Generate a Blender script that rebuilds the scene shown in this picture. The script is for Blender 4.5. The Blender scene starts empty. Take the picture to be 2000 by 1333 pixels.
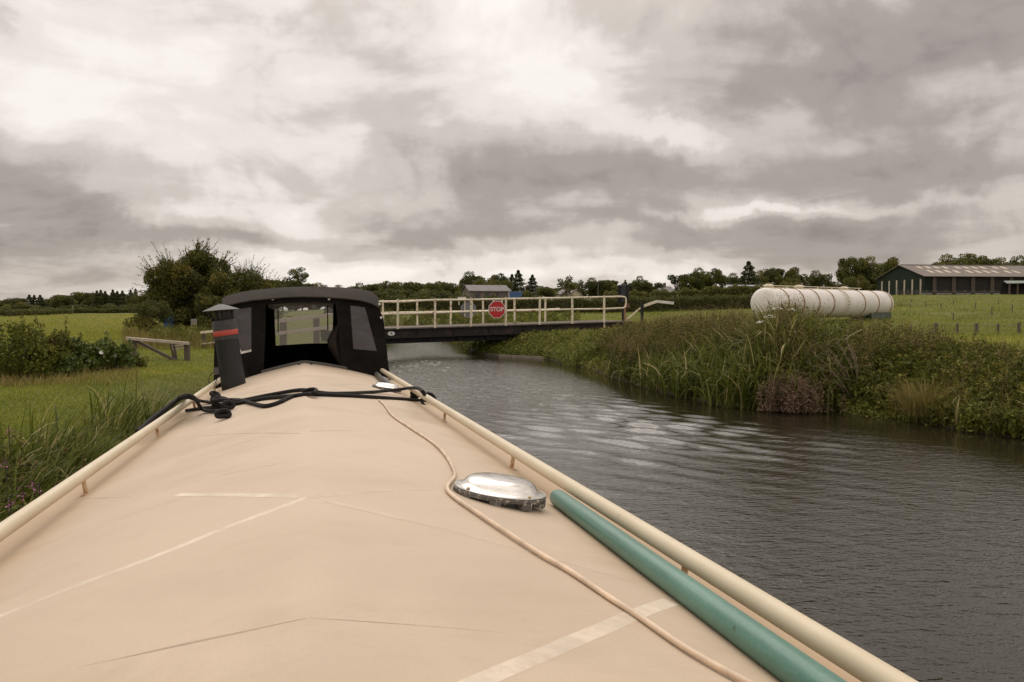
import bpy, bmesh, math, random
import numpy as np
from mathutils import Vector, Matrix
from mathutils.geometry import tessellate_polygon

R = math.radians
S = bpy.context.scene
COL = S.collection
random.seed(7)
RNG = np.random.default_rng(11)

# ------------------------------------------------------------------ camera
EYE = Vector((0, 0, 1.9))
FPX = 1555.0
PITCH = math.atan(66.5 / FPX)
cam = bpy.data.cameras.new('camera')
cam.sensor_width = 36
cam.lens = 36 * FPX / 2000
cam.clip_start = 0.05
cam.clip_end = 9000
co = bpy.data.objects.new('camera', cam)
COL.objects.link(co)
co.location = EYE
co.rotation_euler = (math.pi / 2 - PITCH, 0, 0)
S.camera = co

# ------------------------------------------------------------------ sky and light
SUN_AZ = R(-14)      # measured from +Y towards +X
SUN_EL = R(48)
world = bpy.data.worlds.new('World')
S.world = world
world.use_nodes = True


def build_sky():
    nt = world.node_tree
    nt.nodes.clear()
    N, L = nt.nodes, nt.links

    def m(op, a, b=None, c=None):
        n = N.new('ShaderNodeMath')
        n.operation = op
        for k, v in enumerate((a, b, c)):
            if v is None:
                continue
            if isinstance(v, (int, float)):
                n.inputs[k].default_value = v
            else:
                L.new(v, n.inputs[k])
        return n.outputs[0]
    tc = N.new('ShaderNodeTexCoord')
    sep = N.new('ShaderNodeSeparateXYZ')
    L.new(tc.outputs['Generated'], sep.inputs[0])
    X, Y, Z = sep.outputs
    zc = m('MAXIMUM', Z, 0.0)
    den = m('ADD', zc, 0.16)
    cmb = N.new('ShaderNodeCombineXYZ')
    L.new(m('DIVIDE', X, den), cmb.inputs[0])
    L.new(m('DIVIDE', Y, den), cmb.inputs[1])
    cmb.inputs[2].default_value = 3.1

    def noise(vec, scale, detail, rough, dist=0.0):
        n = N.new('ShaderNodeTexNoise')
        n.inputs['Scale'].default_value = scale
        n.inputs['Detail'].default_value = detail
        n.inputs['Roughness'].default_value = rough
        n.inputs['Distortion'].default_value = dist
        L.new(vec, n.inputs['Vector'])
        return n
    n1 = noise(cmb.outputs[0], 1.5, 7, 0.56, 0.35)
    n2 = noise(cmb.outputs[0], 0.55, 4, 0.5, 0.3)
    n3 = noise(tc.outputs['Generated'], 5.2, 8, 0.58, 0.4)
    # billows: rounded lobes with creases between them
    vs = N.new('ShaderNodeMapping')
    vs.inputs['Scale'].default_value = (1, 1, 1.9)
    L.new(tc.outputs['Generated'], vs.inputs[0])
    n4 = noise(vs.outputs[0], 4.6, 6, 0.52, 0.5)
    bil = m('ABSOLUTE', m('SUBTRACT', m('MULTIPLY', n4.outputs[0], 2.0), 1.0))
    wr = noise(tc.outputs['Generated'], 3.6, 6, 0.58, 0.2)
    wsep = N.new('ShaderNodeSeparateColor')
    L.new(wr.outputs['Color'], wsep.inputs[0])
    az = m('ARCTAN2', X, Y)
    el = m('ARCSINE', Z)
    az = m('ADD', az, m('MULTIPLY', m('SUBTRACT', wsep.outputs[0], 0.5), 0.36))
    el = m('ADD', el, m('MULTIPLY', m('SUBTRACT', wsep.outputs[1], 0.5), 0.17))
    base = m('ADD', m('MULTIPLY', m('SUBTRACT', n1.outputs[0], 0.5), 0.72), m('MULTIPLY', m('SUBTRACT', n2.outputs[0], 0.5), 0.35))
    base = m('ADD', base, m('MULTIPLY', m('SUBTRACT', n3.outputs[0], 0.5), 0.70))
    base = m('SUBTRACT', base, m('MULTIPLY', m('SUBTRACT', bil, 0.16), 0.60))
    base = m('ADD', base, 0.345)
    # cloud masses: (x, y, half width, half height, amount) given by where they hang in the sky
    masses = [(700, 85, 280, 75, .20), (560, 30, 220, 40, .12), (1520, 60, 340, 100, .22), (1520, 185, 240, 55, .26), (1900, 90, 220, 110, .16),
              (1330, 350, 400, 46, .22), (1740, 350, 320, 60, .25), (1000, 340, 260, 60, .18),
              (40, 375, 200, 66, .36), (230, 435, 260, 22, .30), (110, 520, 280, 28, .22), (690, 345, 130, 40, .12),
              (650, 455, 190, 16, .22), (1150, 452, 290, 20, .24), (1820, 458, 330, 30, .32), (1950, 520, 280, 26, .18), (1450, 500, 320, 14, .14),
              (240, 170, 340, 130, -.16), (430, 120, 170, 90, -.10), (1120, 150, 120, 150, -.22), (560, 290, 150, 60, -.16),
              (880, 150, 150, 80, -.12), (1310, 280, 90, 26, -.34), (1620, 410, 230, 9, -.30), (900, 512, 500, 14, -.20), (1000, 552, 1000, 16, -.22),
              (180, 566, 330, 12, -.16)]
    for px, py, sx, sy, amp in masses:
        a0 = math.atan((px - 1000) / FPX)
        e0 = math.atan((600 - py) / FPX * math.cos(a0))
        wa = sx / FPX * math.cos(a0)
        we = sy / FPX
        da = m('MULTIPLY', m('SUBTRACT', az, a0), 1 / wa)
        de = m('MULTIPLY', m('SUBTRACT', el, e0), 1 / we)
        r2 = m('ADD', m('MULTIPLY', da, da), m('MULTIPLY', de, de))
        g = m('POWER', math.e, m('MULTIPLY', r2, -0.7))
        base = m('MULTIPLY_ADD', g, amp, base)
    ramp = N.new('ShaderNodeValToRGB')
    L.new(base, ramp.inputs[0])
    cr = ramp.color_ramp
    cr.interpolation = 'EASE'
    while len(cr.elements) < 5:
        cr.elements.new(0.5)
    for e, (p, c) in zip(cr.elements, [(0.04, (.89, .83, .775)), (0.25, (.77, .708, .655)), (0.47, (.565, .506, .458)), (0.74, (.355, .312, .281)), (1.0, (.245, .212, .191))]):
        e.position = p
        e.color = (*c, 1)
    cloud = N.new('ShaderNodeBackground')
    L.new(ramp.outputs[0], cloud.inputs[0])
    # an overcast sky grows brighter towards the zenith
    L.new(m('MULTIPLY_ADD', m('MAXIMUM', m('SUBTRACT', Z, 0.28), 0.0), 1.35, 1.08), cloud.inputs[1])
    sky = N.new('ShaderNodeTexSky')
    sky.sky_type = 'NISHITA'
    sky.sun_disc = False
    sky.sun_elevation = SUN_EL
    sky.sun_rotation = SUN_AZ
    bg = N.new('ShaderNodeBackground')
    bg.inputs[1].default_value = 0.08
    L.new(sky.outputs[0], bg.inputs[0])
    mix = N.new('ShaderNodeMixShader')
    mix.inputs[0].default_value = 0.95
    L.new(bg.outputs[0], mix.inputs[1])
    L.new(cloud.outputs[0], mix.inputs[2])
    out = N.new('ShaderNodeOutputWorld')
    L.new(mix.outputs[0], out.inputs[0])


build_sky()
sun = bpy.data.lights.new('sun', 'SUN')
sun.energy = 1.0
sun.angle = R(50)
sun.color = (1, .93, .84)
so = bpy.data.objects.new('sun', sun)
COL.objects.link(so)
sd = Vector((math.sin(SUN_AZ) * math.cos(SUN_EL), math.cos(SUN_AZ) * math.cos(SUN_EL), math.sin(SUN_EL)))
so.rotation_euler = sd.to_track_quat('Z', 'Y').to_euler()
so.location = sd * 60
S.view_settings.view_transform = 'Standard'
S.view_settings.look = 'None'
S.view_settings.exposure = 0.05
S.view_settings.gamma = 1
S.view_settings.use_curve_mapping = False
S.cycles.max_bounces = 6
S.cycles.transparent_max_bounces = 12


# ------------------------------------------------------------------ measuring helpers
def ray(px, py):
    a, b = (px - 1000) / FPX, -(py - 666.5) / FPX
    c, s = math.cos(PITCH), math.sin(PITCH)
    return Vector((a, c + b * s, -s + b * c))


def at(px, py, y):
    d = ray(px, py)
    return EYE + d * (y / d.y)


def on_z(px, py, z=0.0):
    d = ray(px, py)
    return EYE + d * ((z - EYE.z) / d.z)


# ------------------------------------------------------------------ object helpers
def props(o, label=None, cat=None, group=None, kind=None):
    if label:
        o['label'] = label
    if cat:
        o['category'] = cat
    if group:
        o['group'] = group
    if kind:
        o['kind'] = kind
    return o


def thing(name, label, cat, loc=(0, 0, 0), rz=0.0, group=None, matrix=None):
    o = bpy.data.objects.new(name, None)
    o.empty_display_size = 0.2
    COL.objects.link(o)
    if matrix is not None:
        o.matrix_world = matrix
    else:
        o.location = loc
        o.rotation_euler = (0, 0, rz)
    return props(o, label, cat, group)


def link(name, me, parent=None):
    o = bpy.data.objects.new(name, me)
    COL.objects.link(o)
    if parent is not None:
        o.parent = parent
    return o


class MB:
    def __init__(s):
        s.v, s.f = [], []

    def add(s, verts, faces):
        b = len(s.v)
        s.v += [tuple(x) for x in verts]
        s.f += [tuple(i + b for i in f) for f in faces]
        return s

    def box(s, c, size, rot=None):
        hx, hy, hz = size[0] / 2, size[1] / 2, size[2] / 2
        vs = [Vector((x, y, z)) for x in (-hx, hx) for y in (-hy, hy) for z in (-hz, hz)]
        if rot is not None:
            vs = [rot @ v for v in vs]
        c = Vector(c)
        return s.add([v + c for v in vs], [(0, 1, 3, 2), (4, 6, 7, 5), (0, 4, 5, 1), (2, 3, 7, 6), (0, 2, 6, 4), (1, 5, 7, 3)])

    def bar(s, a, b, w, h, up=(0, 0, 1)):
        a, b = Vector(a), Vector(b)
        y = (b - a).normalized()
        x = y.cross(Vector(up))
        if x.length < 1e-4:
            x = y.cross(Vector((1, 0, 0)))
        x.normalize()
        z = x.cross(y)
        rot = Matrix((x, y, z)).transposed()
        return s.box((a + b) / 2, (w, (b - a).length, h), rot)

    def tube(s, pts, r, n=8, cap=True):
        pts = [Vector(p) for p in pts]
        rs = r if isinstance(r, (list, tuple)) else [r] * len(pts)
        rings = []
        prev = None
        for i, p in enumerate(pts):
            t = (pts[min(i + 1, len(pts) - 1)] - pts[max(i - 1, 0)]).normalized()
            if prev is None:
                a = Vector((0, 0, 1)) if abs(t.z) < 0.9 else Vector((1, 0, 0))
                u = t.cross(a).normalized()
            else:
                u = (prev - t * prev.dot(t)).normalized()
            prev = u
            w = t.cross(u)
            rings.append([p + (u * math.cos(2 * math.pi * k / n) + w * math.sin(2 * math.pi * k / n)) * rs[i] for k in range(n)])
        vs = [v for ring in rings for v in ring]
        fs = []
        for i in range(len(pts) - 1):
            for k in range(n):
                a, b = i * n + k, i * n + (k + 1) % n
                fs.append((a, b, b + n, a + n))
        if cap:
            fs.append(tuple(range(n - 1, -1, -1)))
            fs.append(tuple(range((len(pts) - 1) * n, len(pts) * n)))
        return s.add(vs, fs)

    def lathe(s, prof, n=32, m=None):
        m = m or Matrix()
        vs = [m @ Vector((r * math.cos(2 * math.pi * k / n), r * math.sin(2 * math.pi * k / n), z)) for r, z in prof for k in range(n)]
        fs = []
        for i in range(len(prof) - 1):
            for k in range(n):
                a, b = i * n + k, i * n + (k + 1) % n
                fs.append((a, b, b + n, a + n))
        fs.append(tuple(range(n - 1, -1, -1)))
        fs.append(tuple(range((len(prof) - 1) * n, len(prof) * n)))
        return s.add(vs, fs)

    def slab(s, loops, d):
        """flat outline (with holes) given as loops of 3-D points, given thickness along d"""
        d = Vector(d)
        loops = [[Vector(p) for p in l] for l in loops]
        flat = [p for l in loops for p in l]
        n = len(flat)
        tris = tessellate_polygon(loops)
        fs = [tuple(t) for t in tris] + [tuple(i + n for i in reversed(t)) for t in tris]
        b = 0
        for l in loops:
            k = len(l)
            for i in range(k):
                a, c = b + i, b + (i + 1) % k
                fs.append((a, c, c + n, a + n))
            b += k
        return s.add(flat + [p + d for p in flat], fs)

    def build(s, name, mat, parent=None, smooth=False, bevel=0.0):
        me = bpy.data.meshes.new(name)
        me.from_pydata(s.v, [], s.f)
        me.materials.append(mat)
        bm = bmesh.new()
        bm.from_mesh(me)
        bmesh.ops.recalc_face_normals(bm, faces=bm.faces)
        if bevel:
            es = [e for e in bm.edges if len(e.link_faces) == 2 and e.calc_face_angle(0) > 0.5]
            bmesh.ops.bevel(bm, geom=es, offset=bevel, segments=2, affect='EDGES', profile=0.6)
        if smooth:
            for e in bm.edges:
                if len(e.link_faces) == 2 and e.calc_face_angle(0) > R(42):
                    e.smooth = False
            for f in bm.faces:
                f.smooth = True
        bm.to_mesh(me)
        bm.free()
        return link(name, me, parent)


def np_mesh(name, verts, counts, idx, mat, tint=None, smooth=False):
    """mesh from numpy: verts (n,3), face sizes, flat vertex indices, per-vertex tint"""
    me = bpy.data.meshes.new(name)
    verts = np.ascontiguousarray(verts, dtype=np.float32)
    counts = np.asarray(counts, dtype=np.int32)
    idx = np.asarray(idx, dtype=np.int32)
    me.vertices.add(len(verts))
    me.vertices.foreach_set('co', verts.ravel())
    me.loops.add(len(idx))
    me.loops.foreach_set('vertex_index', idx)
    me.polygons.add(len(counts))
    me.polygons.foreach_set('loop_start', np.concatenate(([0], np.cumsum(counts)[:-1])).astype(np.int32))
    if smooth:
        me.polygons.foreach_set('use_smooth', np.ones(len(counts), dtype=bool))
    if tint is not None:
        at_ = me.attributes.new('tint', 'FLOAT', 'POINT')
        at_.data.foreach_set('value', np.asarray(tint, dtype=np.float32))
    me.materials.append(mat)
    me.update(calc_edges=True)
    return me


class Geo:
    """collects numpy pieces of one mesh"""
    def __init__(s):
        s.v, s.c, s.i, s.t, s.n = [], [], [], [], 0

    def put(s, v, c, i, t):
        s.v.append(v)
        s.c.append(c)
        s.i.append(i + s.n)
        s.t.append(t)
        s.n += len(v)

    def mesh(s, name, mat):
        return np_mesh(name, np.concatenate(s.v), np.concatenate(s.c), np.concatenate(s.i), mat, np.concatenate(s.t))

    def blades(s, base, h, w, ang, lean, droop, tint, seg=4):
        """tapered bending strips: reed leaves and grass"""
        n = len(base)
        t = np.linspace(0, 1, seg + 1)
        d = np.stack([np.cos(ang), np.sin(ang), np.zeros(n)], 1)
        tw = ang + np.pi / 2 + RNG.normal(0, .5, n)
        side = np.stack([np.cos(tw), np.sin(tw), RNG.normal(0, .2, n)], 1)
        pos = np.array(base, dtype=float)
        out = []
        for k in range(seg + 1):
            if k:
                th = lean + droop * ((k - .5) / seg) ** 1.6
                pos = pos + (d * np.sin(th)[:, None] + np.array([0, 0, 1]) * np.cos(th)[:, None]) * (h / seg)[:, None]
            wk = w * (0.55 + 0.45 * min(1, t[k] * 3)) * (1 - t[k] ** 2.2) * .5
            if k < seg:
                out += [pos - side * wk[:, None], pos + side * wk[:, None]]
            else:
                out += [pos]
        V = np.stack(out, 1)              # n, 2*seg+1, 3
        m = 2 * seg + 1
        fi, fc = [], []
        for k in range(seg - 1):
            fi += [2 * k, 2 * k + 1, 2 * k + 3, 2 * k + 2]
            fc.append(4)
        fi += [2 * seg - 2, 2 * seg - 1, 2 * seg]
        fc.append(3)
        idx = (np.arange(n)[:, None] * m + np.array(fi)[None]).ravel()
        s.put(V.reshape(-1, 3), np.tile(fc, n), idx, np.repeat(tint, m))

    def leaves(s, c, size, tint, aspect=0.5, up=0.35, axis=None, jitter=1.0):
        """folded diamond leaves or leaf clumps at c"""
        n = len(c)
        a = RNG.normal(0, 1, (n, 3)) * jitter
        if axis is not None:
            a = a + axis
        a /= np.linalg.norm(a, axis=1)[:, None] + 1e-9
        b = RNG.normal(0, 1, (n, 3))
        b[:, 2] *= up
        b = b - a * (a * b).sum(1)[:, None]
        b /= np.linalg.norm(b, axis=1)[:, None] + 1e-9
        nn = np.cross(a, b)
        sz = size[:, None]
        p0 = c - a * sz * .5
        p2 = c + a * sz * .5
        mid = c - nn * sz * .10
        p1 = mid + b * sz * aspect * .5
        p3 = mid - b * sz * aspect * .5
        V = np.stack([p0, p1, p2, p3], 1).reshape(-1, 3)
        s.put(V, np.full(n, 4), np.arange(4 * n), np.repeat(tint, 4))

    def stems(s, a, b, r, tint):
        """thin three-sided straight stems"""
        n = len(a)
        d = b - a
        d = d / (np.linalg.norm(d, axis=1)[:, None] + 1e-9)
        ref = np.where(np.abs(d[:, 2:3]) > .9, np.array([[1., 0, 0]]), np.array([[0, 0, 1.]]))
        u = np.cross(d, ref)
        u /= np.linalg.norm(u, axis=1)[:, None] + 1e-9
        w = np.cross(d, u)
        vs = []
        for k in range(3):
            o = (u * math.cos(2.094 * k) + w * math.sin(2.094 * k)) * r[:, None]
            vs += [a + o, b + o * .6]
        V = np.stack(vs, 1)
        fi = [0, 2, 3, 1, 2, 4, 5, 3, 4, 0, 1, 5]
        idx = (np.arange(n)[:, None] * 6 + np.array(fi)[None]).ravel()
        s.put(V.reshape(-1, 3), np.full(3 * n, 4), idx, np.repeat(tint, 6))


# ------------------------------------------------------------------ materials
def mat_base(name):
    m = bpy.data.materials.new(name)
    m.use_nodes = True
    nt = m.node_tree
    bs = nt.nodes['Principled BSDF']
    return m, nt, bs


def ramp_node(nt, fac, stops):
    r = nt.nodes.new('ShaderNodeValToRGB')
    while len(r.color_ramp.elements) < len(stops):
        r.color_ramp.elements.new(0.5)
    for e, (p, c) in zip(r.color_ramp.elements, stops):
        e.position = p
        e.color = (*c, 1)
    nt.links.new(fac, r.inputs[0])
    return r.outputs[0]


def noise_node(nt, scale, detail=5, rough=.55, dist=0.0, vec=None, coord='Object', stretch=None):
    n = nt.nodes.new('ShaderNodeTexNoise')
    n.inputs['Scale'].default_value = scale
    n.inputs['Detail'].default_value = detail
    n.inputs['Roughness'].default_value = rough
    n.inputs['Distortion'].default_value = dist
    if vec is None:
        tc = nt.nodes.new('ShaderNodeTexCoord')
        vec = tc.outputs[coord]
    if stretch:
        mp = nt.nodes.new('ShaderNodeMapping')
        mp.inputs['Scale'].default_value = stretch
        nt.links.new(vec, mp.inputs[0])
        vec = mp.outputs[0]
    nt.links.new(vec, n.inputs['Vector'])
    return n.outputs[0]


def mixc(nt, fac, a, b):
    n = nt.nodes.new('ShaderNodeMix')
    n.data_type = 'RGBA'
    for sock, v in ((n.inputs[0], fac), (n.inputs[6], a), (n.inputs[7], b)):
        if isinstance(v, (int, float)):
            sock.default_value = v
        elif isinstance(v, tuple):
            sock.default_value = (*v, 1)
        else:
            nt.links.new(v, sock)
    return n.outputs[2]


def bump(nt, bs, h, strength=.3, dist=.01):
    b = nt.nodes.new('ShaderNodeBump')
    b.inputs['Strength'].default_value = strength
    b.inputs['Distance'].default_value = dist
    nt.links.new(h, b.inputs['Height'])
    nt.links.new(b.outputs[0], bs.inputs['Normal'])


def plain(name, col, rough=.6, metal=0.0, var=.25, scale=6, bmp=.15, bd=.004, spec=.5, stretch=None):
    m, nt, bs = mat_base(name)
    f = noise_node(nt, scale, 6, .6, stretch=stretch)
    lo = tuple(c * (1 - var) for c in col)
    hi = tuple(min(1, c * (1 + var)) for c in col)
    nt.links.new(ramp_node(nt, f, [(.3, lo), (.7, hi)]), bs.inputs['Base Color'])
    bs.inputs['Roughness'].default_value = rough
    bs.inputs['Metallic'].default_value = metal
    bs.inputs['Specular IOR Level'].default_value = spec
    if bmp:
        bump(nt, bs, noise_node(nt, scale * 6, 4, .6, stretch=stretch), bmp, bd)
    return m


def worn(name, col, under, lo=.58, hi=.66, scale=9, rough=.5, streak=(1, 1, 1), var=.08):
    """paint with rust or dirt coming through in patches"""
    m, nt, bs = mat_base(name)
    f = noise_node(nt, scale, 8, .65, .3, stretch=streak)
    g = noise_node(nt, scale * .25, 4, .5)
    pc = ramp_node(nt, g, [(.3, tuple(c * (1 - var) for c in col)), (.7, tuple(min(1, c * (1 + var)) for c in col))])
    fac = ramp_node(nt, f, [(lo, (0, 0, 0)), (hi, (1, 1, 1))])
    nt.links.new(mixc(nt, fac, pc, under), bs.inputs['Base Color'])
    bs.inputs['Roughness'].default_value = rough
    bump(nt, bs, f, .25, .003)
    return m


def foliage(name, stops, trans=.3, rough=.6, spec=.2):
    m, nt, bs = mat_base(name)
    a = nt.nodes.new('ShaderNodeAttribute')
    a.attribute_name = 'tint'
    oi = nt.nodes.new('ShaderNodeObjectInfo')
    ad = nt.nodes.new('ShaderNodeMath')
    ad.operation = 'MULTIPLY_ADD'
    nt.links.new(oi.outputs['Random'], ad.inputs[0])
    ad.inputs[1].default_value = .22
    sb = nt.nodes.new('ShaderNodeMath')
    sb.operation = 'SUBTRACT'
    nt.links.new(a.outputs['Fac'], sb.inputs[0])
    sb.inputs[1].default_value = .11
    nt.links.new(sb.outputs[0], ad.inputs[2])
    c = ramp_node(nt, ad.outputs[0], stops)
    nt.links.new(c, bs.inputs['Base Color'])
    bs.inputs['Roughness'].default_value = rough
    bs.inputs['Specular IOR Level'].default_value = spec
    tr = nt.nodes.new('ShaderNodeBsdfTranslucent')
    nt.links.new(c, tr.inputs[0])
    mx = nt.nodes.new('ShaderNodeMixShader')
    mx.inputs[0].default_value = trans
    nt.links.new(bs.outputs[0], mx.inputs[1])
    nt.links.new(tr.outputs[0], mx.inputs[2])
    nt.links.new(mx.outputs[0], nt.nodes['Material Output'].inputs[0])
    return m


M = {}
M['reed'] = foliage('reed_leaf', [(0, (0.041, 0.055, 0.010)), (.45, (0.109, 0.132, 0.021)), (.75, (0.198, 0.201, 0.047)), (1, (0.547, 0.451, 0.218))], .40, .5, .22)
M['herb'] = foliage('herb_leaf', [(0, (0.042, 0.055, 0.010)), (.5, (0.109, 0.124, 0.018)), (.8, (0.186, 0.178, 0.029)), (1, (0.323, 0.265, 0.064))])
M['limeherb'] = foliage('bright_herb_leaf', [(0, (0.071, 0.095, 0.019)), (.5, (0.178, 0.199, 0.040)), (1, (0.355, 0.317, 0.081))])
M['seedherb'] = foliage('seeding_herb', [(0, (0.052, 0.058, 0.013)), (.5, (0.110, 0.110, 0.023)), (.8, (0.179, 0.140, 0.049)), (1, (0.265, 0.185, 0.085))])
M['pinkseed'] = foliage('pink_seed_head', [(0, (0.085, 0.075, 0.030)), (.5, (0.220, 0.144, 0.094)), (1, (0.406, 0.254, 0.203))])
M['dryg'] = foliage('dry_grass', [(0, (0.101, 0.084, 0.019)), (.5, (0.230, 0.182, 0.053)), (1, (0.460, 0.350, 0.139))])
M['grass'] = foliage('short_grass', [(0, (0.120, 0.151, 0.021)), (.5, (0.252, 0.282, 0.040)), (.8, (0.375, 0.352, 0.072)), (1, (0.652, 0.498, 0.165))])
M['tree'] = foliage('broad_leaf', [(0, (0.046, 0.055, 0.017)), (.5, (0.109, 0.115, 0.026)), (.85, (0.202, 0.186, 0.040)), (1, (0.312, 0.243, 0.059))], .25)
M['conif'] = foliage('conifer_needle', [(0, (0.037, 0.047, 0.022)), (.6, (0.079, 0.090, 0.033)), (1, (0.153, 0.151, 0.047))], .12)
M['thorn'] = foliage('hawthorn_leaf', [(0, (0.039, 0.047, 0.011)), (.5, (0.102, 0.105, 0.022)), (.85, (0.203, 0.169, 0.035)), (1, (0.283, 0.211, 0.048))], .25)
M['yelltree'] = foliage('yellow_green_leaf', [(0, (0.064, 0.073, 0.017)), (.5, (0.138, 0.138, 0.032)), (1, (0.243, 0.211, 0.056))], .25)
M['bramble'] = foliage('bramble_leaf', [(0, (0.038, 0.061, 0.010)), (.5, (0.095, 0.130, 0.018)), (1, (0.222, 0.228, 0.046))], .25, .42, .5)
M['petal'] = plain('white_petal', (.72, .70, .64), .6, bmp=0)
M['pink'] = plain('pink_petal', (.42, .12, .28), .6, bmp=0)
M['bark'] = plain('bark', (.085, .065, .045), .9, scale=9, bmp=.6, bd=.02)
M['twig'] = plain('dry_twig', (.26, .19, .13), .85, scale=20)
M['soil'] = plain('wet_mud', (.075, .055, .038), .7, scale=4, bmp=.6, bd=.04)

# ------------------------------------------------------------------ terrain shape
SHORE_PX = [(920, 690), (960, 694), (1000, 697), (1065, 701), (1105, 712), (1150, 719), (1190, 735), (1260, 757), (1330, 776), (1420, 795), (1500, 801),
            (1560, 804), (1640, 801), (1700, 811), (1760, 816), (1830, 832), (1900, 844), (2000, 857)]
right_bank = [(-24, 84), (-9.2, 66), (-5.2, 54), (-3.2, 46), (-2.3, 39)] + [tuple(on_z(*p)[:2]) for p in SHORE_PX] + [(8.3, 8), (8.7, 3), (8.8, -4), (8.5, -60)]
left_bank = [(2, 84), (-9.4, 66), (-9.6, 56), (-8.2, 47), (-6.4, 39), (-5.5, 33), (-5.3, 29), (-5.5, 25), (-5.9, 20), (-5.85, 15)] + [(-2.15 - .2617 * d, d) for d in (12.5, 9, 5, 0, -6)] + [(-1.5, -60)]
RB, LB = np.array(right_bank), np.array(left_bank)


def seg_dist(P, poly):
    best = np.full(len(P), 1e9)
    side = np.zeros(len(P))
    for a, b in zip(poly[:-1], poly[1:]):
        d = b - a
        t = np.clip(((P - a) @ d) / (d @ d), 0, 1)
        q = a + t[:, None] * d
        e = P - q
        r = np.hypot(e[:, 0], e[:, 1])
        cr = d[0] * (P[:, 1] - a[1]) - d[1] * (P[:, 0] - a[0])
        up = r < best
        best = np.where(up, r, best)
        side = np.where(up, np.sign(cr), side)
    return best * side


def canal_dist(P):
    """>0 on land: metres from the water's edge; <0 in the canal"""
    dr = seg_dist(P, RB)          # the polylines run towards the camera: land on the right bank is on the left of travel
    dl = -seg_dist(P, LB)
    return np.maximum(dr, dl), dr, dl


def sm(a, b, x):
    t = np.clip((x - a) / (b - a), 0, 1)
    return t * t * (3 - 2 * t)


def vnoise(x, y, s, seed=0):
    """cheap smooth noise"""
    r = np.random.default_rng(seed)
    o = np.zeros_like(x)
    for k in range(7):
        a = r.uniform(0, 2 * np.pi)
        f = s * r.uniform(.6, 1.9)
        o = o + np.sin((x * math.cos(a) + y * math.sin(a)) * f + r.uniform(0, 6.28))
    return o / 3.2


def height(x, y):
    x, y = np.atleast_1d(np.asarray(x, float)), np.atleast_1d(np.asarray(y, float))
    d = np.hypot(x, y)
    zl = np.interp(d, [0, 30, 60, 120, 170, 300, 900, 3500], [.42, .45, .42, .45, .55, .2, -2, -14])
    zc = np.interp(d, [0, 30, 45, 75, 120, 200, 320, 900, 3500], [.4, .6, .9, 1.3, 1.7, 2.2, 2.2, -1, -14])
    zr = np.interp(d, [0, 24, 38, 55, 100, 165, 240, 320, 900, 3500], [.4, .42, .50, .78, 1.9, 4.05, 4.2, 3.6, 0, -14])
    az = np.arctan2(x, np.maximum(y, 1e-3))
    wl, wr = sm(-.16, -.30, az), sm(.13, .30, az)
    z = zl * wl + zr * wr + zc * (1 - wl) * (1 - wr)
    z = z + .035 * vnoise(x, y, .9, 3) + .05 * vnoise(x, y, .25, 5) * sm(8, 40, d)
    c, dr, dl = canal_dist(np.stack([x, y], 1))
    bank = np.where(c < 0, -.10 + np.maximum(c * .6, -1.0), .05 + (z - .05) * sm(0, 1.3, c))
    bank = np.where((c < 0) & (c > -.12), .05 - (.15) * (-c / .12), bank)
    return np.where(c < 1.3, bank, z)


def ground_z(x, y):
    return float(height(x, y)[0])


def fan_grid(angles, radii):
    A, Rr = np.meshgrid(angles, radii)
    return np.sin(A) * Rr, np.cos(A) * Rr


def grid_faces(nr, na, wrap):
    i, j = np.meshgrid(np.arange(nr - 1), np.arange(na if wrap else na - 1), indexing='ij')
    i, j = i.ravel(), j.ravel()
    k = (j + 1) % na
    return np.stack([i * na + j, i * na + k, (i + 1) * na + k, (i + 1) * na + j], 1)


def ground():
    ang = np.concatenate([np.linspace(-.68, .68, 430), np.linspace(.68, 2 * np.pi - .68, 90)[1:-1]])
    rad = np.concatenate([[.05], np.geomspace(1.2, 60, 300), np.geomspace(60, 3400, 110)[1:]])
    X, Y = fan_grid(ang, rad)
    Z = height(X.ravel(), Y.ravel())
    F = grid_faces(len(rad), len(ang), True)
    m, nt, bs = mat_base('grassland')
    geo = nt.nodes.new('ShaderNodeNewGeometry')
    P = geo.outputs['Position']
    att = nt.nodes.new('ShaderNodeAttribute')
    att.attribute_name = 'tint'
    n1 = noise_node(nt, .09, 6, .6, .4, P)
    n2 = noise_node(nt, 1.3, 7, .7, 0, P)
    n3 = noise_node(nt, 14, 5, .7, 0, P)
    c1 = ramp_node(nt, n1, [(.32, (.085, .105, .018)), (.5, (.135, .142, .028)), (.68, (.21, .185, .055))])
    c2 = ramp_node(nt, n2, [(.3, (.075, .09, .015)), (.55, (.15, .145, .032)), (.75, (.25, .205, .08))])
    c = mixc(nt, .5, c1, c2)
    c = mixc(nt, ramp_node(nt, n3, [(.35, (0, 0, 0)), (.7, (.55, .55, .55))]), c, (.055, .065, .014))
    mudf = ramp_node(nt, att.outputs['Fac'], [(.0, (1, 1, 1)), (.55, (0, 0, 0))])
    c = mixc(nt, mudf, c, (.05, .036, .024))
    nt.links.new(c, bs.inputs['Base Color'])
    bs.inputs['Roughness'].default_value = .9
    bs.inputs['Specular IOR Level'].default_value = .15
    bump(nt, bs, n3, .7, .05)
    cd = canal_dist(np.stack([X.ravel(), Y.ravel()], 1))[0]
    me = np_mesh('ground', np.stack([X.ravel(), Y.ravel(), Z], 1), np.full(len(F), 4), F.ravel(), m, np.clip(cd / 1.6, 0, 1), True)
    return props(link('ground', me), 'flat grassy farmland either side of the canal', kind='structure')


ground()


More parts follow.
